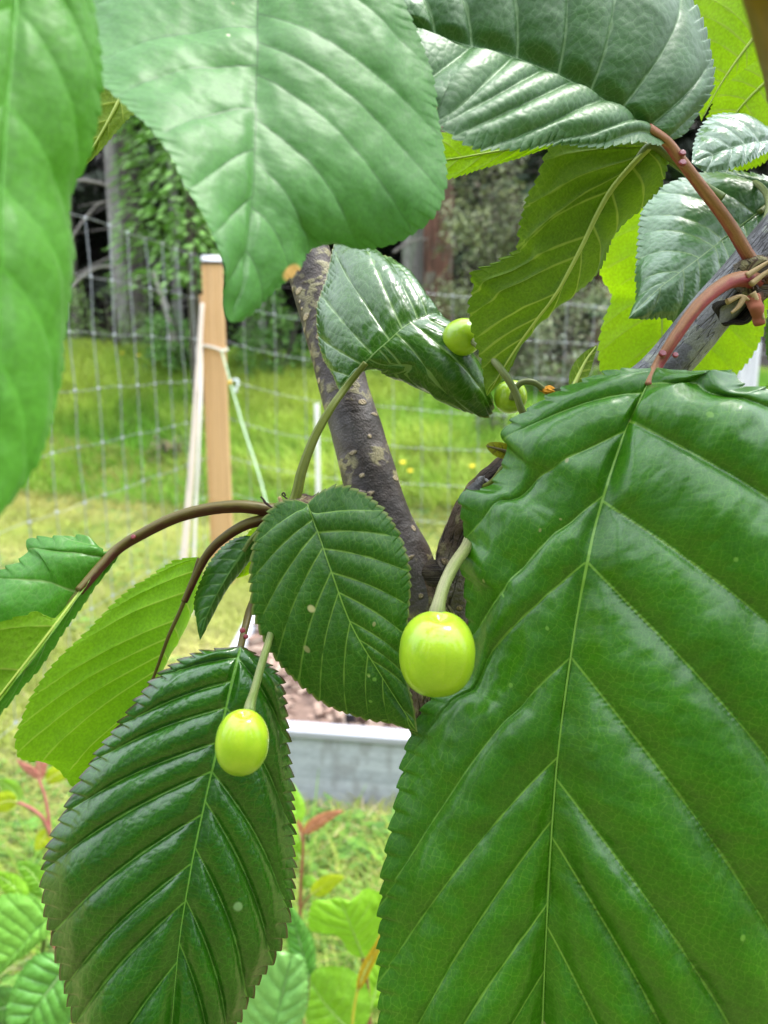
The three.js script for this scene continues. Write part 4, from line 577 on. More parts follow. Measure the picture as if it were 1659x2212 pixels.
{ // galvanised field fence: line wires, stay wires wrapped with knots
  const ROW = [0.385, 0.225, 0.065, -0.095, -0.255, -0.415, -0.575, -0.735, -0.9];
  const fence = thing('wire_fence', 'galvanised square-mesh wire fence running along the grass bank', 'fence', V(PX, gh(PX, PZ), PZ));
  const leftEnd = V(-0.99, 0, -1.25);
  const Lp = (t, y) => V(lerp(PX - 0.03, leftEnd.x, t), EYE + y, lerp(PZ, leftEnd.z, t));
  const knots = [[PX + 0.04, PZ, 0], [at(680, 617, 3.25).x, -3.22, -0.085], [at(1190, 663, 3.4).x, -3.36, -0.165], [at(1440, 672, 3.45).x, -3.42, -0.18], [2.3, -3.5, -0.25]];
  const Rp = (x, y) => { let i = 0; while (i < knots.length - 2 && knots[i + 1][0] < x) i++; const a = knots[i], b = knots[i + 1], t = (x - a[0]) / (b[0] - a[0]); return V(x, EYE + y + lerp(a[2], b[2], t) - 0.01 * Math.sin(Math.PI * t), lerp(a[1], b[1], t)); };
  const jig = (k, s) => 0.004 * (hash2(k, s) - 0.5);
  const sag = (t, k) => 0.003 * Math.sin(t * 33 + k * 2.1);
  ROW.forEach((y, k) => {
    const pts = []; for (let i = 0; i <= 24; i++) pts.push(Lp(i / 24, y + sag(i / 24, k))); part(fence, 'line_wire', tube(pts, k ? 0.0008 : 0.0012, 70, 6), galv);
    const q = []; for (let i = 0; i <= 40; i++) { const x = lerp(PX + 0.03, 2.3, i / 40); q.push(Rp(x, y + sag(i / 40, k + 3))); } part(fence, 'line_wire', tube(q, k ? 0.0009 : 0.0012, 90, 6), galv);
  });
  const stay = (f, key) => { const pts = []; for (let k = 0; k < ROW.length; k++) { const p = f(ROW[k]); pts.push(p.add(V(jig(key, k) * 2, 0, jig(key, k + 20)))); } const gs = [tube(pts, 0.0013, 60, 6)]; for (const p of pts) { const s = new THREE.TorusGeometry(0.0032, 0.0022, 6, 10); s.rotateX(Math.PI / 2); s.scale(1, 1.6, 1); s.translate(p.x, p.y, p.z); gs.push(s); } for (const s of gs) { s.deleteAttribute('uv'); } part(fence, 'stay_wire', mergeGeometries(gs.map((s) => s.index ? s.toNonIndexed() : s)), galv); };
  for (let i = 1; i <= 14; i++) stay((y) => Lp(i * 0.0665, y), i);
  for (let i = 0; i < 23; i++) { const x = PX + 0.125 + i * 0.122; stay((y) => Rp(x, y), 40 + i); }
  shade(fence);
}
{ // other posts along the fence line
  const p = at(1616, 738, 3.45), b = gh(p.x, p.z);
  const t = thing('weathered_post', 'whitish weathered timber post at the right edge of the fence', 'post', V(p.x, b, p.z)); const g = box(0.085, p.y - b + 0.1, 0.07, p.x, (p.y + b - 0.1) / 2, p.z, 0.1); part(t, 'timber', g, new THREE.MeshPhysicalMaterial({ map: woodTex(9, [0.6, 0.6, 0.66], [0.82, 0.82, 0.86], [0.36, 0.36, 0.4], 18, 3), roughness: 0.8 })); part(t, 'top_block', box(0.075, 0.03, 0.06, p.x, p.y + 0.016, p.z, 0.1), greyWood); part(t, 'side_bracket', box(0.03, 0.09, 0.05, p.x - 0.058, p.y - 0.12, p.z, 0.1), std([0.5, 0.55, 0.58], 0.5)); shade(t);
  const q0 = at(684, 872, 3.3), q1 = V(q0.x, gh(q0.x, q0.z), q0.z); const m = new THREE.Mesh(tube([q1, q1.clone().lerp(q0, 0.5), q0], 0.011, 12, 12), std([0.8, 0.8, 0.78], 0.5)); m.name = 'white_pole'; scene.add(shade(tag(m, 'thin white pole standing at the fence, left of the dark limb', 'pole')));
}
{ // raised bed of grey boards with wood-chip mulch
  const y1 = 0.185, gx = (bedRect.x0 + bedRect.x1) / 2, rot = 0.06, front = at(745, 1598, 1.75);
  const fz = front.z, top = front.y, bot = -0.04, L = 1.9, x0 = -0.45;
  const bed = thing('raised_bed', 'raised garden bed of grey weathered boards filled with reddish mulch', 'raised bed', V(x0 + L / 2, 0, fz - 0.4)); void y1; void gx;
  const tilt = (g, cx) => { const p = g.attributes.position; for (let i = 0; i < p.count; i++) { const x = p.getX(i); p.setY(i, p.getY(i) - 0.055 * (x - front.x)); p.setZ(i, p.getZ(i) + 0.05 * (x - front.x)); } g.computeVertexNormals(); return g; };
  const H = top - bot, uvS = (g) => g;
  part(bed, 'front_board', tilt(uvS(box(L, H, 0.04, x0 + L / 2, bot + H / 2, fz - 0.02))), greyWood);
  part(bed, 'back_board', tilt(box(L, H, 0.04, x0 + L / 2, bot + H / 2, fz - 0.9)), greyWood);
  part(bed, 'end_board', tilt(box(0.04, H, 0.835, x0 + 0.02, bot + H / 2, fz - 0.46)), greyWood); part(bed, 'end_board', tilt(box(0.04, H, 0.835, x0 + L - 0.02, bot + H / 2, fz - 0.46)), greyWood);
  part(bed, 'top_rail', tilt(box(L + 0.02, 0.014, 0.05, x0 + L / 2, top + 0.008, fz - 0.018)), new THREE.MeshPhysicalMaterial({ map: woodTex(12, [0.36, 0.36, 0.4], [0.48, 0.48, 0.52], [0.4, 0.38, 0.4], 4, 16), roughness: 0.8 }));
  const sg = new THREE.PlaneGeometry(L - 0.08, 0.84, 90, 40); sg.rotateX(-Math.PI / 2); sg.translate(x0 + L / 2, top - 0.02, fz - 0.46); const p = sg.attributes.position; for (let i = 0; i < p.count; i++) p.setY(i, p.getY(i) + 0.03 * (fbm(p.getX(i) * 9, p.getZ(i) * 9) - 0.5) + 0.012 * (hash2(i, 3) - 0.5) - 0.02 * 0); tilt(sg);
  part(bed, 'soil', sg, new THREE.MeshPhysicalMaterial({ map: tex(256, 256, (a, b) => { const n = fbm(a * 30, b * 16, 4); return encC(mix3([0.12, 0.075, 0.055], [0.27, 0.18, 0.14], clamp(2 * (n - 0.25)))); }), roughness: 0.95 }));
  const chip = new THREE.BoxGeometry(0.03, 0.005, 0.011); const s = scatter('mulch', 'loose reddish wood-chip mulch in the raised bed', chip, std([1, 1, 1], 0.9), 2400, 21, (r) => { const x = x0 + 0.05 + (L - 0.1) * r(), z = fz - 0.06 - 0.8 * r(); return { p: V(x, top - 0.008 + 0.016 * r() - 0.055 * (x - front.x), z + 0.05 * (x - front.x)), ry: r() * 6.28, rx: 0.6 * (r() - 0.5), rz: 0.5 * (r() - 0.5), s: 0.5 + 0.9 * r(), c: mul3(mix3([0.26, 0.16, 0.12], [0.34, 0.26, 0.2], r()), 0.6 + 0.7 * r()) }; }, 'mulch'); scene.add(s);
  const e = at(757, 1585, 1.84), st = thing('drip_stake', 'small white stake with a black foot standing in the mulch', 'stake', V(e.x, top - 0.02, e.z)); const ey = top - 0.055 * (e.x - front.x); const a = new THREE.CylinderGeometry(0.012, 0.0125, 0.05, 18); a.translate(e.x, ey + 0.052, e.z); part(st, 'white_body', a, std([0.78, 0.82, 0.85], 0.4)); const b = new THREE.CylinderGeometry(0.013, 0.012, 0.03, 18); b.translate(e.x, ey + 0.012, e.z); part(st, 'black_foot', b, std([0.02, 0.02, 0.025], 0.5)); shade(st);
  const pl = thing('seedling', 'pale yellow seedling sprouting in the mulch of the raised bed', 'seedling', V(at(690, 1540, 2.0).x, top, at(690, 1540, 2.0).z)); const sp0 = V(pl.position.x, top - 0.01, pl.position.z); part(pl, 'stem', tube([sp0, sp0.clone().add(V(0.004, 0.03, 0)), sp0.clone().add(V(0.01, 0.055, 0.004))], 0.002, 10, 6), stPale); for (let i = 0; i < 5; i++) { const g = new THREE.CircleGeometry(0.013, 12); g.scale(1, 0.6, 1); g.translate(0.013, 0, 0); g.rotateX(-1.1); g.rotateY(i * 1.3); g.translate(sp0.x + 0.006, sp0.y + 0.03 + 0.006 * i, sp0.z); part(pl, 'leaf', g, std([0.5, 0.48, 0.12], 0.8)); } shade(pl);
  shade(bed);
}
// ---------------------------------------------------------------- young cherry shoots below the branches
const yleaf = { ...BACKLIT, teeth: 22, amp: 0.0022, res: [120, 28], tex: [200, 320], quilt: 0.0011, fine: 0, wave: 0.005, nv: 7, rib: 0.0012 };
const BR = { col: [0.30, 0.6, 0.025], col2: [0.25, 0.53, 0.015], vein: [0.34, 0.54, 0.1], trans: 0.4, coat: 0.8, gloss: 0.4 };
const MIDG = { col: [0.15, 0.42, 0.06], col2: [0.12, 0.35, 0.04], vein: [0.25, 0.42, 0.14], trans: 0.28, coat: 1, gloss: 0.34 };
const YEL = { col: [0.55, 0.65, 0.015], col2: [0.46, 0.6, 0.01], vein: [0.5, 0.55, 0.1], trans: 0.45 };
const RED = { col: [0.66, 0.27, 0.15], col2: [0.55, 0.25, 0.1], vein: [0.5, 0.22, 0.12], trans: 0.35 };
const PNK = { col: [0.6, 0.22, 0.18], col2: [0.5, 0.2, 0.14], vein: [0.62, 0.34, 0.2], trans: 0.35 };
function shoot(label, stems, leaves, mat, y0) {
  const b = stems[0][0], base = at(...b), t = thing('cherry_shoot', label, 'plant', V(base.x, gh(base.x, base.z), base.z), 'young cherry shoots in the grass');
  stems.forEach((s, k) => { const pts = px(s); if (!k) pts.unshift(V(pts[0].x, gh(pts[0].x, pts[0].z) - 0.01, pts[0].z)); part(t, 'stem', tube(pts, (q) => lerp(k ? 0.0022 : 0.0036, 0.0015, q), 40, 10, lump(0.2, 80)), mat); });
  leaves.forEach((l, k) => { const q = makeLeaf({ ...yleaf, seed: 40 + y0 + k, ...l }, t); if (l.st) part(q.mesh, 'petiole', tube(px(l.st), 0.0011, 20, 8), l.stm ?? mat); });
  return shade(t);
}
const stRed = stalk([0.33, 0.09, 0.06], [0.3, 0.2, 0.07], 7, 0.4), stYel = stalk([0.6, 0.36, 0.02], [0.5, 0.5, 0.04], 8, 0.5);
shoot('slender reddish shoot with a coppery young leaf at its tip, before the grey board', [[[652, 2150, 0.78], [649, 1990, 0.76], [650, 1920, 0.755], [655, 1830, 0.75], [655, 1800, 0.75]]], [
  { ...RED, mid: [[656, 1802], [680, 1780], [712, 1762], [742, 1752]], w: 15, d: [0.75, 0.745, 0.74], amp: 0.0008 }, { ...RED, mid: [[654, 1800], [649, 1785], [642, 1768]], w: 6, d: [0.75, 0.748], amp: 0.0005 }, { ...YEL, col: [0.5, 0.36, 0.02], mid: [[657, 1800], [664, 1786], [668, 1768]], w: 7, d: [0.755, 0.757], amp: 0.0005 },
  { ...BR, mid: [[652, 1860], [640, 1835], [632, 1800], [628, 1768]], w: 22, d: [0.756, 0.76, 0.765] }, { ...BR, mid: [[640, 1780], [640, 1750], [634, 1718], [630, 1690]], w: 22, d: [0.77, 0.775, 0.78], st: [[654, 1822, 0.75], [648, 1800, 0.76], [640, 1780, 0.77]] }, { ...BR, col: [0.2, 0.4, 0.05], mid: [[651, 1910], [664, 1903], [678, 1910], [690, 1925]], w: 14, d: [0.756, 0.75, 0.745] },
  { ...YEL, mid: [[672, 1932], [692, 1918], [716, 1902], [745, 1893]], w: 20, d: [0.74, 0.735, 0.73], st: [[650, 1965, 0.757], [660, 1945, 0.75], [672, 1932, 0.74]] }], stRed, 0);
shoot('leafy light green shoot at the bottom, between the two big leaves', [[[800, 2280, 0.62], [798, 2190, 0.62], [792, 2110, 0.615], [785, 2068, 0.61]]], [
  { ...BR, col: [0.32, 0.66, 0.025], mid: [[786, 2070], [768, 2025], [752, 1985], [733, 1938]], left: [[760, 2062], [738, 2030], [705, 2012], [672, 2012], [668, 1980], [678, 1948], [705, 1945]], right: [[806, 2050], [822, 2000], [832, 1960], [826, 1934], [788, 1922], [760, 1945]], d: [0.61, 0.6, 0.6], res: [160, 40] },
  { ...BR, col: [0.3, 0.62, 0.05], mid: [[770, 2240], [735, 2205], [700, 2165], [662, 2105]], left: [[730, 2260], [680, 2230], [656, 2180], [653, 2130]], right: [[800, 2190], [790, 2130], [750, 2092], [700, 2088]], d: [0.6, 0.6, 0.605], res: [160, 40] },
  { ...BR, mid: [[800, 2180], [815, 2130], [830, 2080], [850, 2040]], w: 40, d: [0.63, 0.635, 0.64] }], stRed, 10);
shoot('shoot with puckered glossy leaves at the bottom, beside the dark leaf', [[[600, 2360, 0.56], [610, 2290, 0.56], [618, 2240, 0.56]]], [
  { ...MIDG, col: [0.26, 0.55, 0.13], col2: [0.2, 0.46, 0.1], mid: [[560, 2300], [590, 2220], [612, 2140], [630, 2060]], left: [[520, 2260], [508, 2190], [530, 2110], [580, 2050]], right: [[620, 2270], [655, 2200], [664, 2130], [655, 2070]], d: [0.56, 0.55, 0.55], quilt: 0.002, res: [160, 40] },
  { ...MIDG, mid: [[668, 2110], [655, 2060], [640, 2010], [622, 1950]], w: 30, d: [0.585, 0.58, 0.575], quilt: 0.002, st: [[618, 2240, 0.56], [660, 2180, 0.58], [668, 2110, 0.585]] },
  { ...YEL, col: [0.62, 0.42, 0.015], col2: [0.55, 0.36, 0.012], mid: [[772, 2140], [790, 2095], [810, 2055], [829, 2005]], w: 13, d: [0.555, 0.55, 0.55], amp: 0.0003, st: [[700, 2420, 0.56], [756, 2270, 0.555], [763, 2190, 0.555], [772, 2140, 0.555]], stm: stYel }], stGreen, 20);
shoot('pink-stemmed shoot with rosy tip leaves at the left edge', [[[112, 1960, 0.8], [110, 1850, 0.8], [106, 1770, 0.8], [97, 1720, 0.8], [84, 1682, 0.8]], [[108, 1800, 0.8], [90, 1765, 0.795], [64, 1745, 0.79], [36, 1732, 0.785]]], [
  { ...PNK, mid: [[84, 1684], [72, 1668], [55, 1656], [34, 1640]], w: 10, d: [0.8, 0.795], amp: 0.0005 }, { ...PNK, mid: [[86, 1684], [84, 1662], [84, 1645], [82, 1625]], w: 9, d: [0.8, 0.8], amp: 0.0005 }, { ...PNK, mid: [[88, 1684], [93, 1664], [98, 1650], [101, 1635]], w: 8, d: [0.805, 0.81], amp: 0.0005 },
  { ...YEL, mid: [[38, 1732], [18, 1730], [-4, 1738], [-26, 1755]], w: 24, d: [0.785, 0.78] }, { ...BR, col: [0.28, 0.47, 0.06], mid: [[40, 1732], [30, 1712], [14, 1696], [-6, 1684]], w: 22, d: [0.785, 0.79] },
  { ...YEL, mid: [[100, 1690], [122, 1672], [142, 1668], [165, 1676]], w: 20, d: [0.81, 0.815] }, { ...YEL, mid: [[106, 1790], [98, 1806], [88, 1820], [76, 1838]], w: 18, d: [0.8, 0.795] }], stalk([0.5, 0.13, 0.13], [0.45, 0.18, 0.13], 9, 0.4), 30);
shoot('shoot with large pale quilted leaves in the lower left corner', [[[60, 2420, 0.56], [66, 2300, 0.56], [78, 2200, 0.56], [92, 2060, 0.555], [100, 1990, 0.55]]], [
  { ...MIDG, col: [0.26, 0.58, 0.08], col2: [0.21, 0.5, 0.06], mid: [[108, 1978], [78, 2008], [40, 2052], [-20, 2115]], left: [[96, 1948], [50, 1932], [0, 1936], [-50, 2000]], right: [[108, 2012], [80, 2040], [30, 2078], [-10, 2112]], d: [0.55, 0.545, 0.54], quilt: 0.0018, res: [160, 36], vein: [0.17, 0.35, 0.06] },
  { ...MIDG, mid: [[150, 2080], [120, 2120], [80, 2175], [40, 2250]], left: [[110, 2060], [70, 2070], [30, 2130], [15, 2200]], right: [[165, 2120], [150, 2190], [120, 2240], [80, 2270]], d: [0.545, 0.54, 0.535], quilt: 0.002, res: [160, 36], st: [[92, 2060, 0.555], [120, 2055, 0.55], [150, 2080, 0.545]] },
  { ...MIDG, col: [0.16, 0.36, 0.12], mid: [[150, 2130], [142, 2170], [125, 2215], [110, 2260]], w: 26, d: [0.55, 0.55] },
  { ...BR, mid: [[60, 1945], [36, 1920], [10, 1900], [-20, 1885]], w: 24, d: [0.57, 0.575], st: [[98, 2000, 0.551], [80, 1965, 0.56], [60, 1945, 0.57]] },
  { ...BR, col: [0.16, 0.38, 0.04], mid: [[100, 1940], [84, 1905], [62, 1880], [36, 1862]], w: 30, d: [0.58, 0.585], st: [[100, 1990, 0.55], [104, 1960, 0.565], [100, 1940, 0.58]] },
  { ...MIDG, col: [0.04, 0.12, 0.02], mid: [[60, 2180], [20, 2175], [-20, 2190], [-60, 2230]], w: 50, d: [0.58, 0.585] }], stGreen, 50);
// ---------------------------------------------------------------- the wood behind the bank
const trunkTex = (seed, a, b, c3) => { const t = tex(128, 256, (u, v) => { const ca = Math.cos(u * 6.2832), sa = Math.sin(u * 6.2832), n = fbm(ca * 5 + seed, sa * 5 + v * 4, 4), k = Math.abs(fbm(ca * 9, sa * 9 + v * 3 + seed, 3) - 0.5); let c = mix3(a, b, clamp(2 * (n - 0.25))); c = mix3(c, c3, sstep(0.55, 0.7, fbm(ca * 3 + 8, sa * 3 + v * 6 + seed)) * 0.7); return encC(mix3(mul3(a, 0.4), c, sstep(0.01, 0.06, k))); }); t.repeat.set(1, 1); return t; };
const bark = [[[0.05, 0.042, 0.036], [0.13, 0.11, 0.095], [0.15, 0.17, 0.11]], [[0.2, 0.18, 0.17], [0.36, 0.34, 0.33], [0.28, 0.32, 0.24]], [[0.10, 0.05, 0.035], [0.26, 0.12, 0.085], [0.24, 0.25, 0.2]]].map((k, i) => new THREE.MeshPhysicalMaterial({ map: trunkTex(i * 5 + 2, ...k), roughness: 0.9 }));
const dead = std([0.3, 0.27, 0.25], 0.9);
// flat sprays of needles, drooping
function spray(seed, L = 0.34, n = 26) {
  const r = rng(seed), P = [], I = []; const quad = (a, d, w) => { const o = P.length / 3, s = V(-d.z, 0.25 * (r() - 0.5) * d.length(), d.x).normalize().multiplyScalar(w); const m = a.clone().addScaledVector(d, 0.5), e = a.clone().add(d); P.push(a.x, a.y, a.z, m.x + s.x, m.y + s.y, m.z + s.z, e.x, e.y, e.z, m.x - s.x, m.y - s.y, m.z - s.z); I.push(o, o + 1, o + 2, o, o + 2, o + 3); };
  for (let i = 0; i < n; i++) { const t = (i + 0.5) / n, a = V(L * t, -0.22 * L * t * t + 0.01 * r(), 0), side = i % 2 ? 1 : -1, l = L * 0.42 * (1 - 0.6 * t) * (0.7 + 0.6 * r()); const d = V(l * 0.72, -l * (0.1 + 0.35 * r()), side * l * 0.75); quad(a, d, l * 0.09); for (let k = 1; k < 4; k++) quad(a.clone().addScaledVector(d, k / 4), V(l * 0.3, -l * 0.1, -side * l * 0.22).multiplyScalar(0.9), l * 0.08); for (let k = 1; k < 4; k++) quad(a.clone().addScaledVector(d, k / 4), V(l * 0.05, -l * 0.1, side * l * 0.33), l * 0.08); }
  const g = new THREE.BufferGeometry(); g.setAttribute('position', new THREE.Float32BufferAttribute(P, 3)); g.setIndex(I); g.computeVertexNormals(); return g;
}
const sprays = [spray(1), spray(2, 0.4, 22)];
const needleMat = new THREE.MeshPhysicalMaterial({ color: 0xffffff, roughness: 0.95, transmission: 0.25, thickness: 0, clearcoat: 0.2, clearcoatRoughness: 0.5, side: THREE.DoubleSide });
function conifer(label, x, z, r0, h, bk, o = {}) {
  const y = gh(x, z), t = thing('conifer_tree', label, 'tree', V(x, y, z), o.group ?? 'trees at the edge of the wood'), r = rng(o.seed ?? 1);
  const lean = o.lean ?? 0; part(t, 'trunk', tube([V(x, y - 0.1, z), V(x + lean * 0.3, y + h * 0.33, z), V(x + lean * 0.6 + 0.03, y + h * 0.66, z), V(x + lean, y + h, z)], (q) => r0 * (1 - 0.75 * q), 40, 14, lump(0.15, 2)), bark[bk]);
  const nb = o.dead ?? 7; for (let i = 0; i < nb; i++) { const yy = y + 0.4 + 2.4 * r(), a = r() * 6.28, l = 0.35 + 0.7 * r(), b = V(x + lean * (yy - y) / h, yy, z), e = b.clone().add(V(Math.cos(a) * l, l * (r() - 0.45), Math.sin(a) * l)); part(t, 'dead_branch', tube([b, b.clone().lerp(e, 0.5).add(V(0, 0.06 * r(), 0)), e], (q) => 0.009 * (1 - 0.75 * q), 12, 5), dead); }
  const low = o.low ?? 3.2, n = o.n ?? 1100, m = new THREE.InstancedMesh(sprays[bk % 2], needleMat, n), M = new THREE.Matrix4(), Q = new THREE.Quaternion(), c = new THREE.Color();
  for (let i = 0; i < n; i++) { const q = Math.pow(r(), 0.85), yy = low + (h + 0.3 - low) * q, rad = (o.rad ?? 1.3) * (1 - 0.8 * q) * Math.sqrt(r()), a = r() * 6.283, s = (o.s ?? 0.95) * (0.7 + 0.6 * r()); Q.setFromEuler(new THREE.Euler(0.3 * (r() - 0.5), -a, -0.15 - 0.35 * r(), 'YXZ')); M.compose(V(Math.cos(a) * rad + lean * yy / h, yy, Math.sin(a) * rad), Q, V(s, s, s)); m.setMatrixAt(i, M); m.setColorAt(i, c.setRGB(...mul3(o.col ?? [0.045, 0.1, 0.03], 0.6 + 0.8 * r()))); }
  m.name = 'crown'; m.userData.kind = 'stuff'; t.add(m); return shade(t);
}
const trees = [
  ['slim grey trunk at the far left, against the dark wood', 172, 8.2, 0.055, 9, 0], ['pale grey straight trunk rising behind the fence stays at the left', 268, 8.0, 0.075, 10, 1], ['dark trunk just right of the pale trunk at the left', 306, 8.8, 0.13, 11, 0], ['thin grey trunk near the timber post', 390, 9.3, 0.06, 9, 1], ['dark slim trunk close behind the timber post', 428, 10.2, 0.05, 9, 0],
  ['dark trunk seen between the post and the tree limb', 540, 9.5, 0.1, 11, 0], ['thin pale trunk seen low between leaf tip and limb', 570, 8.4, 0.04, 7, 1], ['reddish-brown mottled trunk right of the twisted leaf', 945, 7.6, 0.16, 10, 2], ['grey trunk touching the reddish trunk on its left', 893, 7.9, 0.12, 10, 1], ['dark trunk behind the shrub under the olive leaf', 1090, 9.6, 0.14, 11, 0], ['dark reddish trunk behind the right end of the shrub', 1300, 8.6, 0.12, 10, 2], ['dark trunk at the right edge behind the small leaf with silvery sheen', 1640, 9, 0.14, 11, 0],
];
trees.forEach((a, i) => { const p = at(a[1], 769, a[2]); conifer(a[0], p.x, p.z, a[3], a[4], a[5], { seed: 60 + i, low: 3.3 + (i % 3) * 0.4, lean: 0.3 * (hash2(i, 2) - 0.5), dead: i < 5 ? 11 : 5 }); });
// bough of bright young needles hanging before the wood
{ const p = at(425, 769, 6.0); conifer('bright green fir with drooping boughs left of the timber post', p.x, p.z, 0.05, 4.6, 0, { seed: 90, low: 0.95, n: 6500, rad: 0.62, s: 0.2, dead: 3, col: [0.26, 0.5, 0.1] }); }
{ const p = at(1180, 769, 9.2); conifer('dark fir standing behind the shrub at the right', p.x, p.z, 0.08, 6, 0, { seed: 91, low: 0.5, n: 620, rad: 1.7, s: 1.2, dead: 3 }); }
// unseen firs added behind the viewpoint to darken what the leaves mirror
[[-3.2, 4.4], [-1.5, 5.4], [0.2, 4.6], [1.9, 5.5], [3.6, 4.5], [-4.6, 2.4], [5.2, 2.6]].forEach(([x, z], i) => conifer(['unseen fir added behind the viewpoint, far left of its row', 'unseen fir added behind the viewpoint, second from the left', 'unseen fir added straight behind the viewpoint', 'unseen fir added behind the viewpoint, second from the right', 'unseen fir added behind the viewpoint, far right of its row', 'unseen fir added beside the viewpoint on the left', 'unseen fir added beside the viewpoint on the right'][i], x, z, 0.1, 4.7, 0, { seed: 140 + i, low: 0.2, n: 520, rad: 1.3, s: 1.5, dead: 0, group: 'unseen firs added behind the viewpoint' }));
// fallen and broken sticks
for (const [lab, list, r] of [['pale broken stick standing slanted behind the fence wires', [[372, 760, 6.6], [366, 690, 6.6], [350, 640, 6.6], [332, 588, 6.6]], 0.035], ['bent dead branch arching across the dark wood at the far left', [[140, 640, 7.2], [175, 600, 7.2], [215, 577, 7.2], [262, 575, 7.3]], 0.02], ['grey dead branch lying level high in the dark wood', [[120, 392, 7.4], [170, 388, 7.4], [205, 393, 7.4], [245, 404, 7.4]], 0.02], ['thin crooked twig rising in the dark wood at the left', [[150, 520, 7.3], [185, 470, 7.3], [215, 440, 7.3], [245, 432, 7.3]], 0.012], ['forked dark twig behind the top leaf and the reddish trunk', [[850, 545, 7.3], [890, 520, 7.3], [930, 515, 7.3], [965, 500, 7.3]], 0.014]]) { const pts = px(list), m = new THREE.Mesh(tube(pts, (t) => r * (1 - 0.5 * t), 30, 8, lump(0.4, 5)), dead); m.name = numbered('dead_branch'); scene.add(shade(tag(m, lab, 'branch', 'dead branches in the wood'))); }
// shrubs: twigs and small leaves
const leaflet = (() => { const s = new THREE.Shape(); s.moveTo(0, 0); s.quadraticCurveTo(0.35, 0.28, 1, 0); s.quadraticCurveTo(0.35, -0.28, 0, 0); const g = new THREE.ShapeGeometry(s, 4); const p = g.attributes.position; for (let i = 0; i < p.count; i++) p.setZ(i, -0.25 * p.getX(i) ** 2 + 0.5 * Math.abs(p.getY(i))); g.rotateX(-Math.PI / 2); g.computeVertexNormals(); return g; })();
function shrub(label, x, z, rx, ry, rz, n, size, cols, seed, y1 = 0) {
  const y = gh(x, z), t = thing('shrub', label, 'shrub', V(x, y, z), 'shrubs along the edge of the wood'), r = rng(seed);
  for (let i = 0; i < 9; i++) { const a = r() * 6.28, e = V(x + Math.cos(a) * rx * 0.8 * r(), y + ry * (0.6 + 0.4 * r()), z + Math.sin(a) * rz * 0.7); part(t, 'stem', tube([V(x + 0.1 * (r() - 0.5), y - 0.03, z), V(lerp(x, e.x, 0.6), lerp(y, e.y, 0.45), lerp(z, e.z, 0.6)), e], (q) => 0.012 * (1 - 0.7 * q), 14, 6), bark[0]); }
  const cl = []; for (let i = 0; i < 46; i++) cl.push([rx * (2 * r() - 1), y1 + ry * r(), rz * (2 * r() - 1), 0.2 + 0.35 * r(), r()]);
  const m = new THREE.InstancedMesh(leaflet, needleMat, n), M = new THREE.Matrix4(), Q = new THREE.Quaternion(), c = new THREE.Color();
  for (let i = 0; i < n; i++) { const k = cl[Math.floor(r() * cl.length)], s = size * (0.6 + 0.8 * r()), rr = Math.pow(r(), 0.6) * k[3] * Math.min(rx, ry) * 0.8, a = r() * 6.283, b = Math.acos(2 * r() - 1); Q.setFromEuler(new THREE.Euler((r() - 0.5) * 1.4, r() * 6.283, (r() - 0.5) * 1.2)); M.compose(V(k[0] + rr * Math.sin(b) * Math.cos(a), Math.max(0.02, k[1] + rr * Math.cos(b)), k[2] + rr * Math.sin(b) * Math.sin(a)), Q, V(s, s, s)); m.setMatrixAt(i, M); const q = cols[Math.floor((k[4] * 0.6 + r() * 0.4) * cols.length) % cols.length]; m.setColorAt(i, c.setRGB(...mul3(q, 0.6 + 0.8 * r()))); }
  m.name = 'foliage'; m.userData.kind = 'stuff'; t.add(m); return shade(t);
}
const mott = [[0.36, 0.43, 0.18], [0.48, 0.52, 0.3], [0.2, 0.26, 0.11], [0.15, 0.12, 0.08], [0.42, 0.48, 0.36]];
{ let p = at(1120, 769, 6.8); shrub('tall mottled grey-green shrub behind the fence at the right', p.x, p.z, 0.78, 2.1, 0.4, 9500, 0.05, mott, 101);
  p = at(1235, 769, 6.4); shrub('lower mottled shrub under the olive leaf, right of the cherries', p.x, p.z, 0.5, 0.95, 0.35, 5200, 0.045, mott, 102);
  p = at(1010, 769, 7.0); shrub('pale olive shrub just right of the reddish trunk', p.x, p.z, 0.35, 1.6, 0.3, 3600, 0.045, mott, 103);
  p = at(392, 769, 6.7); shrub('fresh green bush left of the timber post', p.x, p.z, 0.26, 0.5, 0.25, 1800, 0.055, [[0.12, 0.3, 0.04], [0.18, 0.38, 0.06], [0.08, 0.22, 0.03]], 104);
  p = at(600, 769, 6.8); shrub('fresh green bush between the post and the dark limb', p.x, p.z, 0.36, 0.75, 0.25, 2400, 0.055, [[0.14, 0.32, 0.05], [0.2, 0.4, 0.08], [0.08, 0.22, 0.03]], 105);
  p = at(250, 769, 7.2); shrub('yellow-green undergrowth low in the dark wood at the left', p.x, p.z, 0.5, 0.6, 0.3, 1500, 0.05, [[0.2, 0.32, 0.08], [0.14, 0.24, 0.05]], 106);
  p = at(1060, 900, 5.6); shrub('small dark bush on the bank beside the small cherries', p.x, p.z, 0.1, 0.16, 0.1, 500, 0.03, [[0.05, 0.09, 0.03], [0.1, 0.1, 0.05]], 107);
  p = at(360, 930, 5.4); shrub('brown withered bush on the grass bank left of the post', p.x, p.z, 0.13, 0.17, 0.12, 650, 0.03, [[0.28, 0.18, 0.11], [0.2, 0.16, 0.08], [0.14, 0.2, 0.05]], 108); }
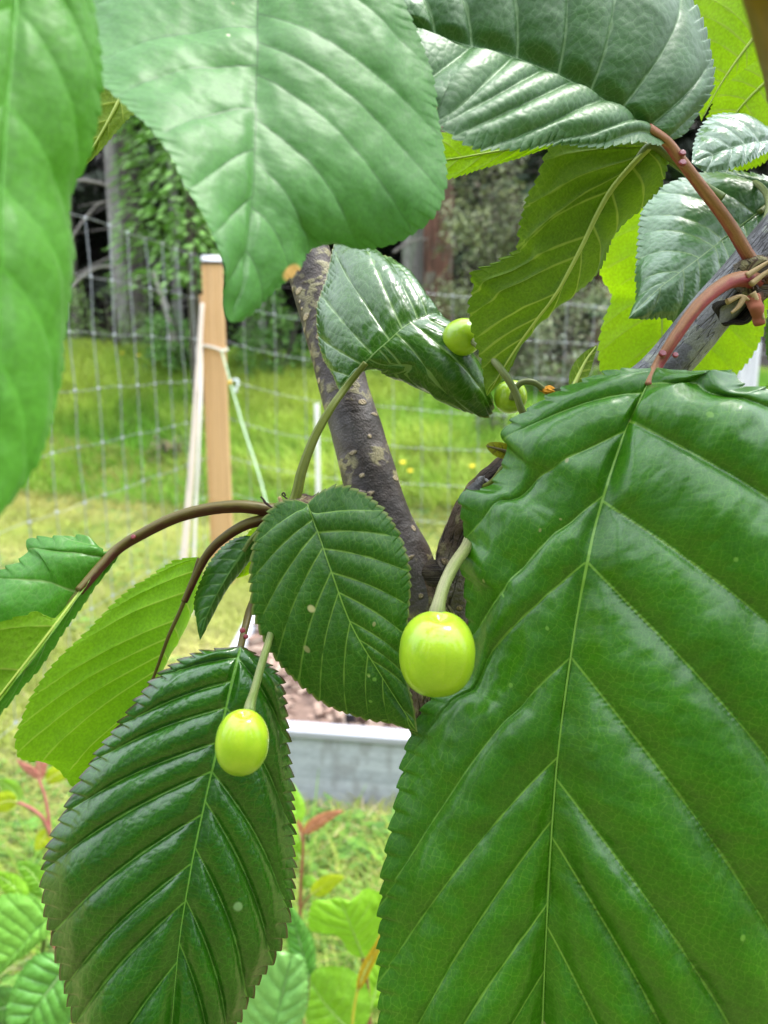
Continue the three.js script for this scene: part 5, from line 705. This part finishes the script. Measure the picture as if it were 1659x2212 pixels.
scene.add(scatter('weeds', 'low broad-leaved weeds tangled in the lawn around the shoots', leaflet, grassMat, 9000, 131, (r) => { const z = -0.5 - 1.25 * Math.sqrt(r()), x = (r() - 0.5) * 2 * (0.15 + 0.56 * -z); if (inBed(x, z) || !inView(x, z, 0, 120) || fbm(x * 3 + 7, z * 3) < 0.4) return null; return { p: V(x, gh(x, z) + 0.005 + 0.07 * r() * r(), z), ry: r() * 6.28, rx: 0.9 * (r() - 0.5), rz: 0.9 * (r() - 0.3), s: 0.014 + 0.03 * r() * r(), c: mul3(mix3([0.06, 0.17, 0.02], [0.22, 0.38, 0.06], r()), 0.6 + 0.7 * r()) }; }, 'weeds'));
// the deep wood: a mass of dark needles no one could count
scene.add(scatter('forest', 'dense dark conifer wood closing off the view', spray(4, 0.9, 14), needleMat, 5200, 120, (r) => { const x = (r() - 0.5) * 34, z = -11.5 - 9 * r(), y = gh(x, z) + 9 * Math.pow(r(), 0.9); return { p: V(x, y, z), ry: r() * 6.28, rx: 0.5 * (r() - 0.5), rz: -0.2 - 0.5 * r(), s: 1 + 1.1 * r(), c: mul3([0.035, 0.055, 0.022], 0.5 + r()) }; }, 'forest'));
// dandelions on the bank
{ const r = rng(77), pm = std([0.75, 0.55, 0.02], 0.8), fl = []; for (let k = 0; k < 14; k++) { const g = new THREE.BoxGeometry(0.016, 0.002, 0.005); g.translate(0.01, 0, 0); g.rotateZ(0.35); g.rotateY(k * 0.449); fl.push(g); } const head = mergeGeometries(fl); const spots = [[264, 764], [300, 768], [250, 775], [870, 1000], [886, 1018], [1020, 1008]]; spots.forEach(([x, y], i) => { const d = i < 3 ? 6.8 : 5.0, q = at(x, y, d), t = thing('dandelion', ['yellow dandelion on the bank top, middle of three at the left', 'yellow dandelion on the bank top, nearest the timber post', 'yellow dandelion on the bank top, lowest of three at the left', 'yellow dandelion on the lawn edge right of the dark limb', 'yellow dandelion lowest on the lawn edge by the limb', 'yellow dandelion on the bank below the small cherries'][i], 'flower', V(q.x, gh(q.x, q.z), q.z), 'dandelions in the grass'); const top = V(q.x, Math.max(q.y, gh(q.x, q.z) + 0.05), q.z); part(t, 'stem', tube([V(q.x, gh(q.x, q.z) - 0.01, q.z), top.clone().lerp(V(q.x, gh(q.x, q.z), q.z), 0.5), top], 0.003, 6, 5), stGreen); const g = head.clone(); g.rotateX(0.4); g.translate(top.x, top.y, top.z); part(t, 'flower_head', g, pm); shade(t); void r; }); }
renderer.render(scene, camera);
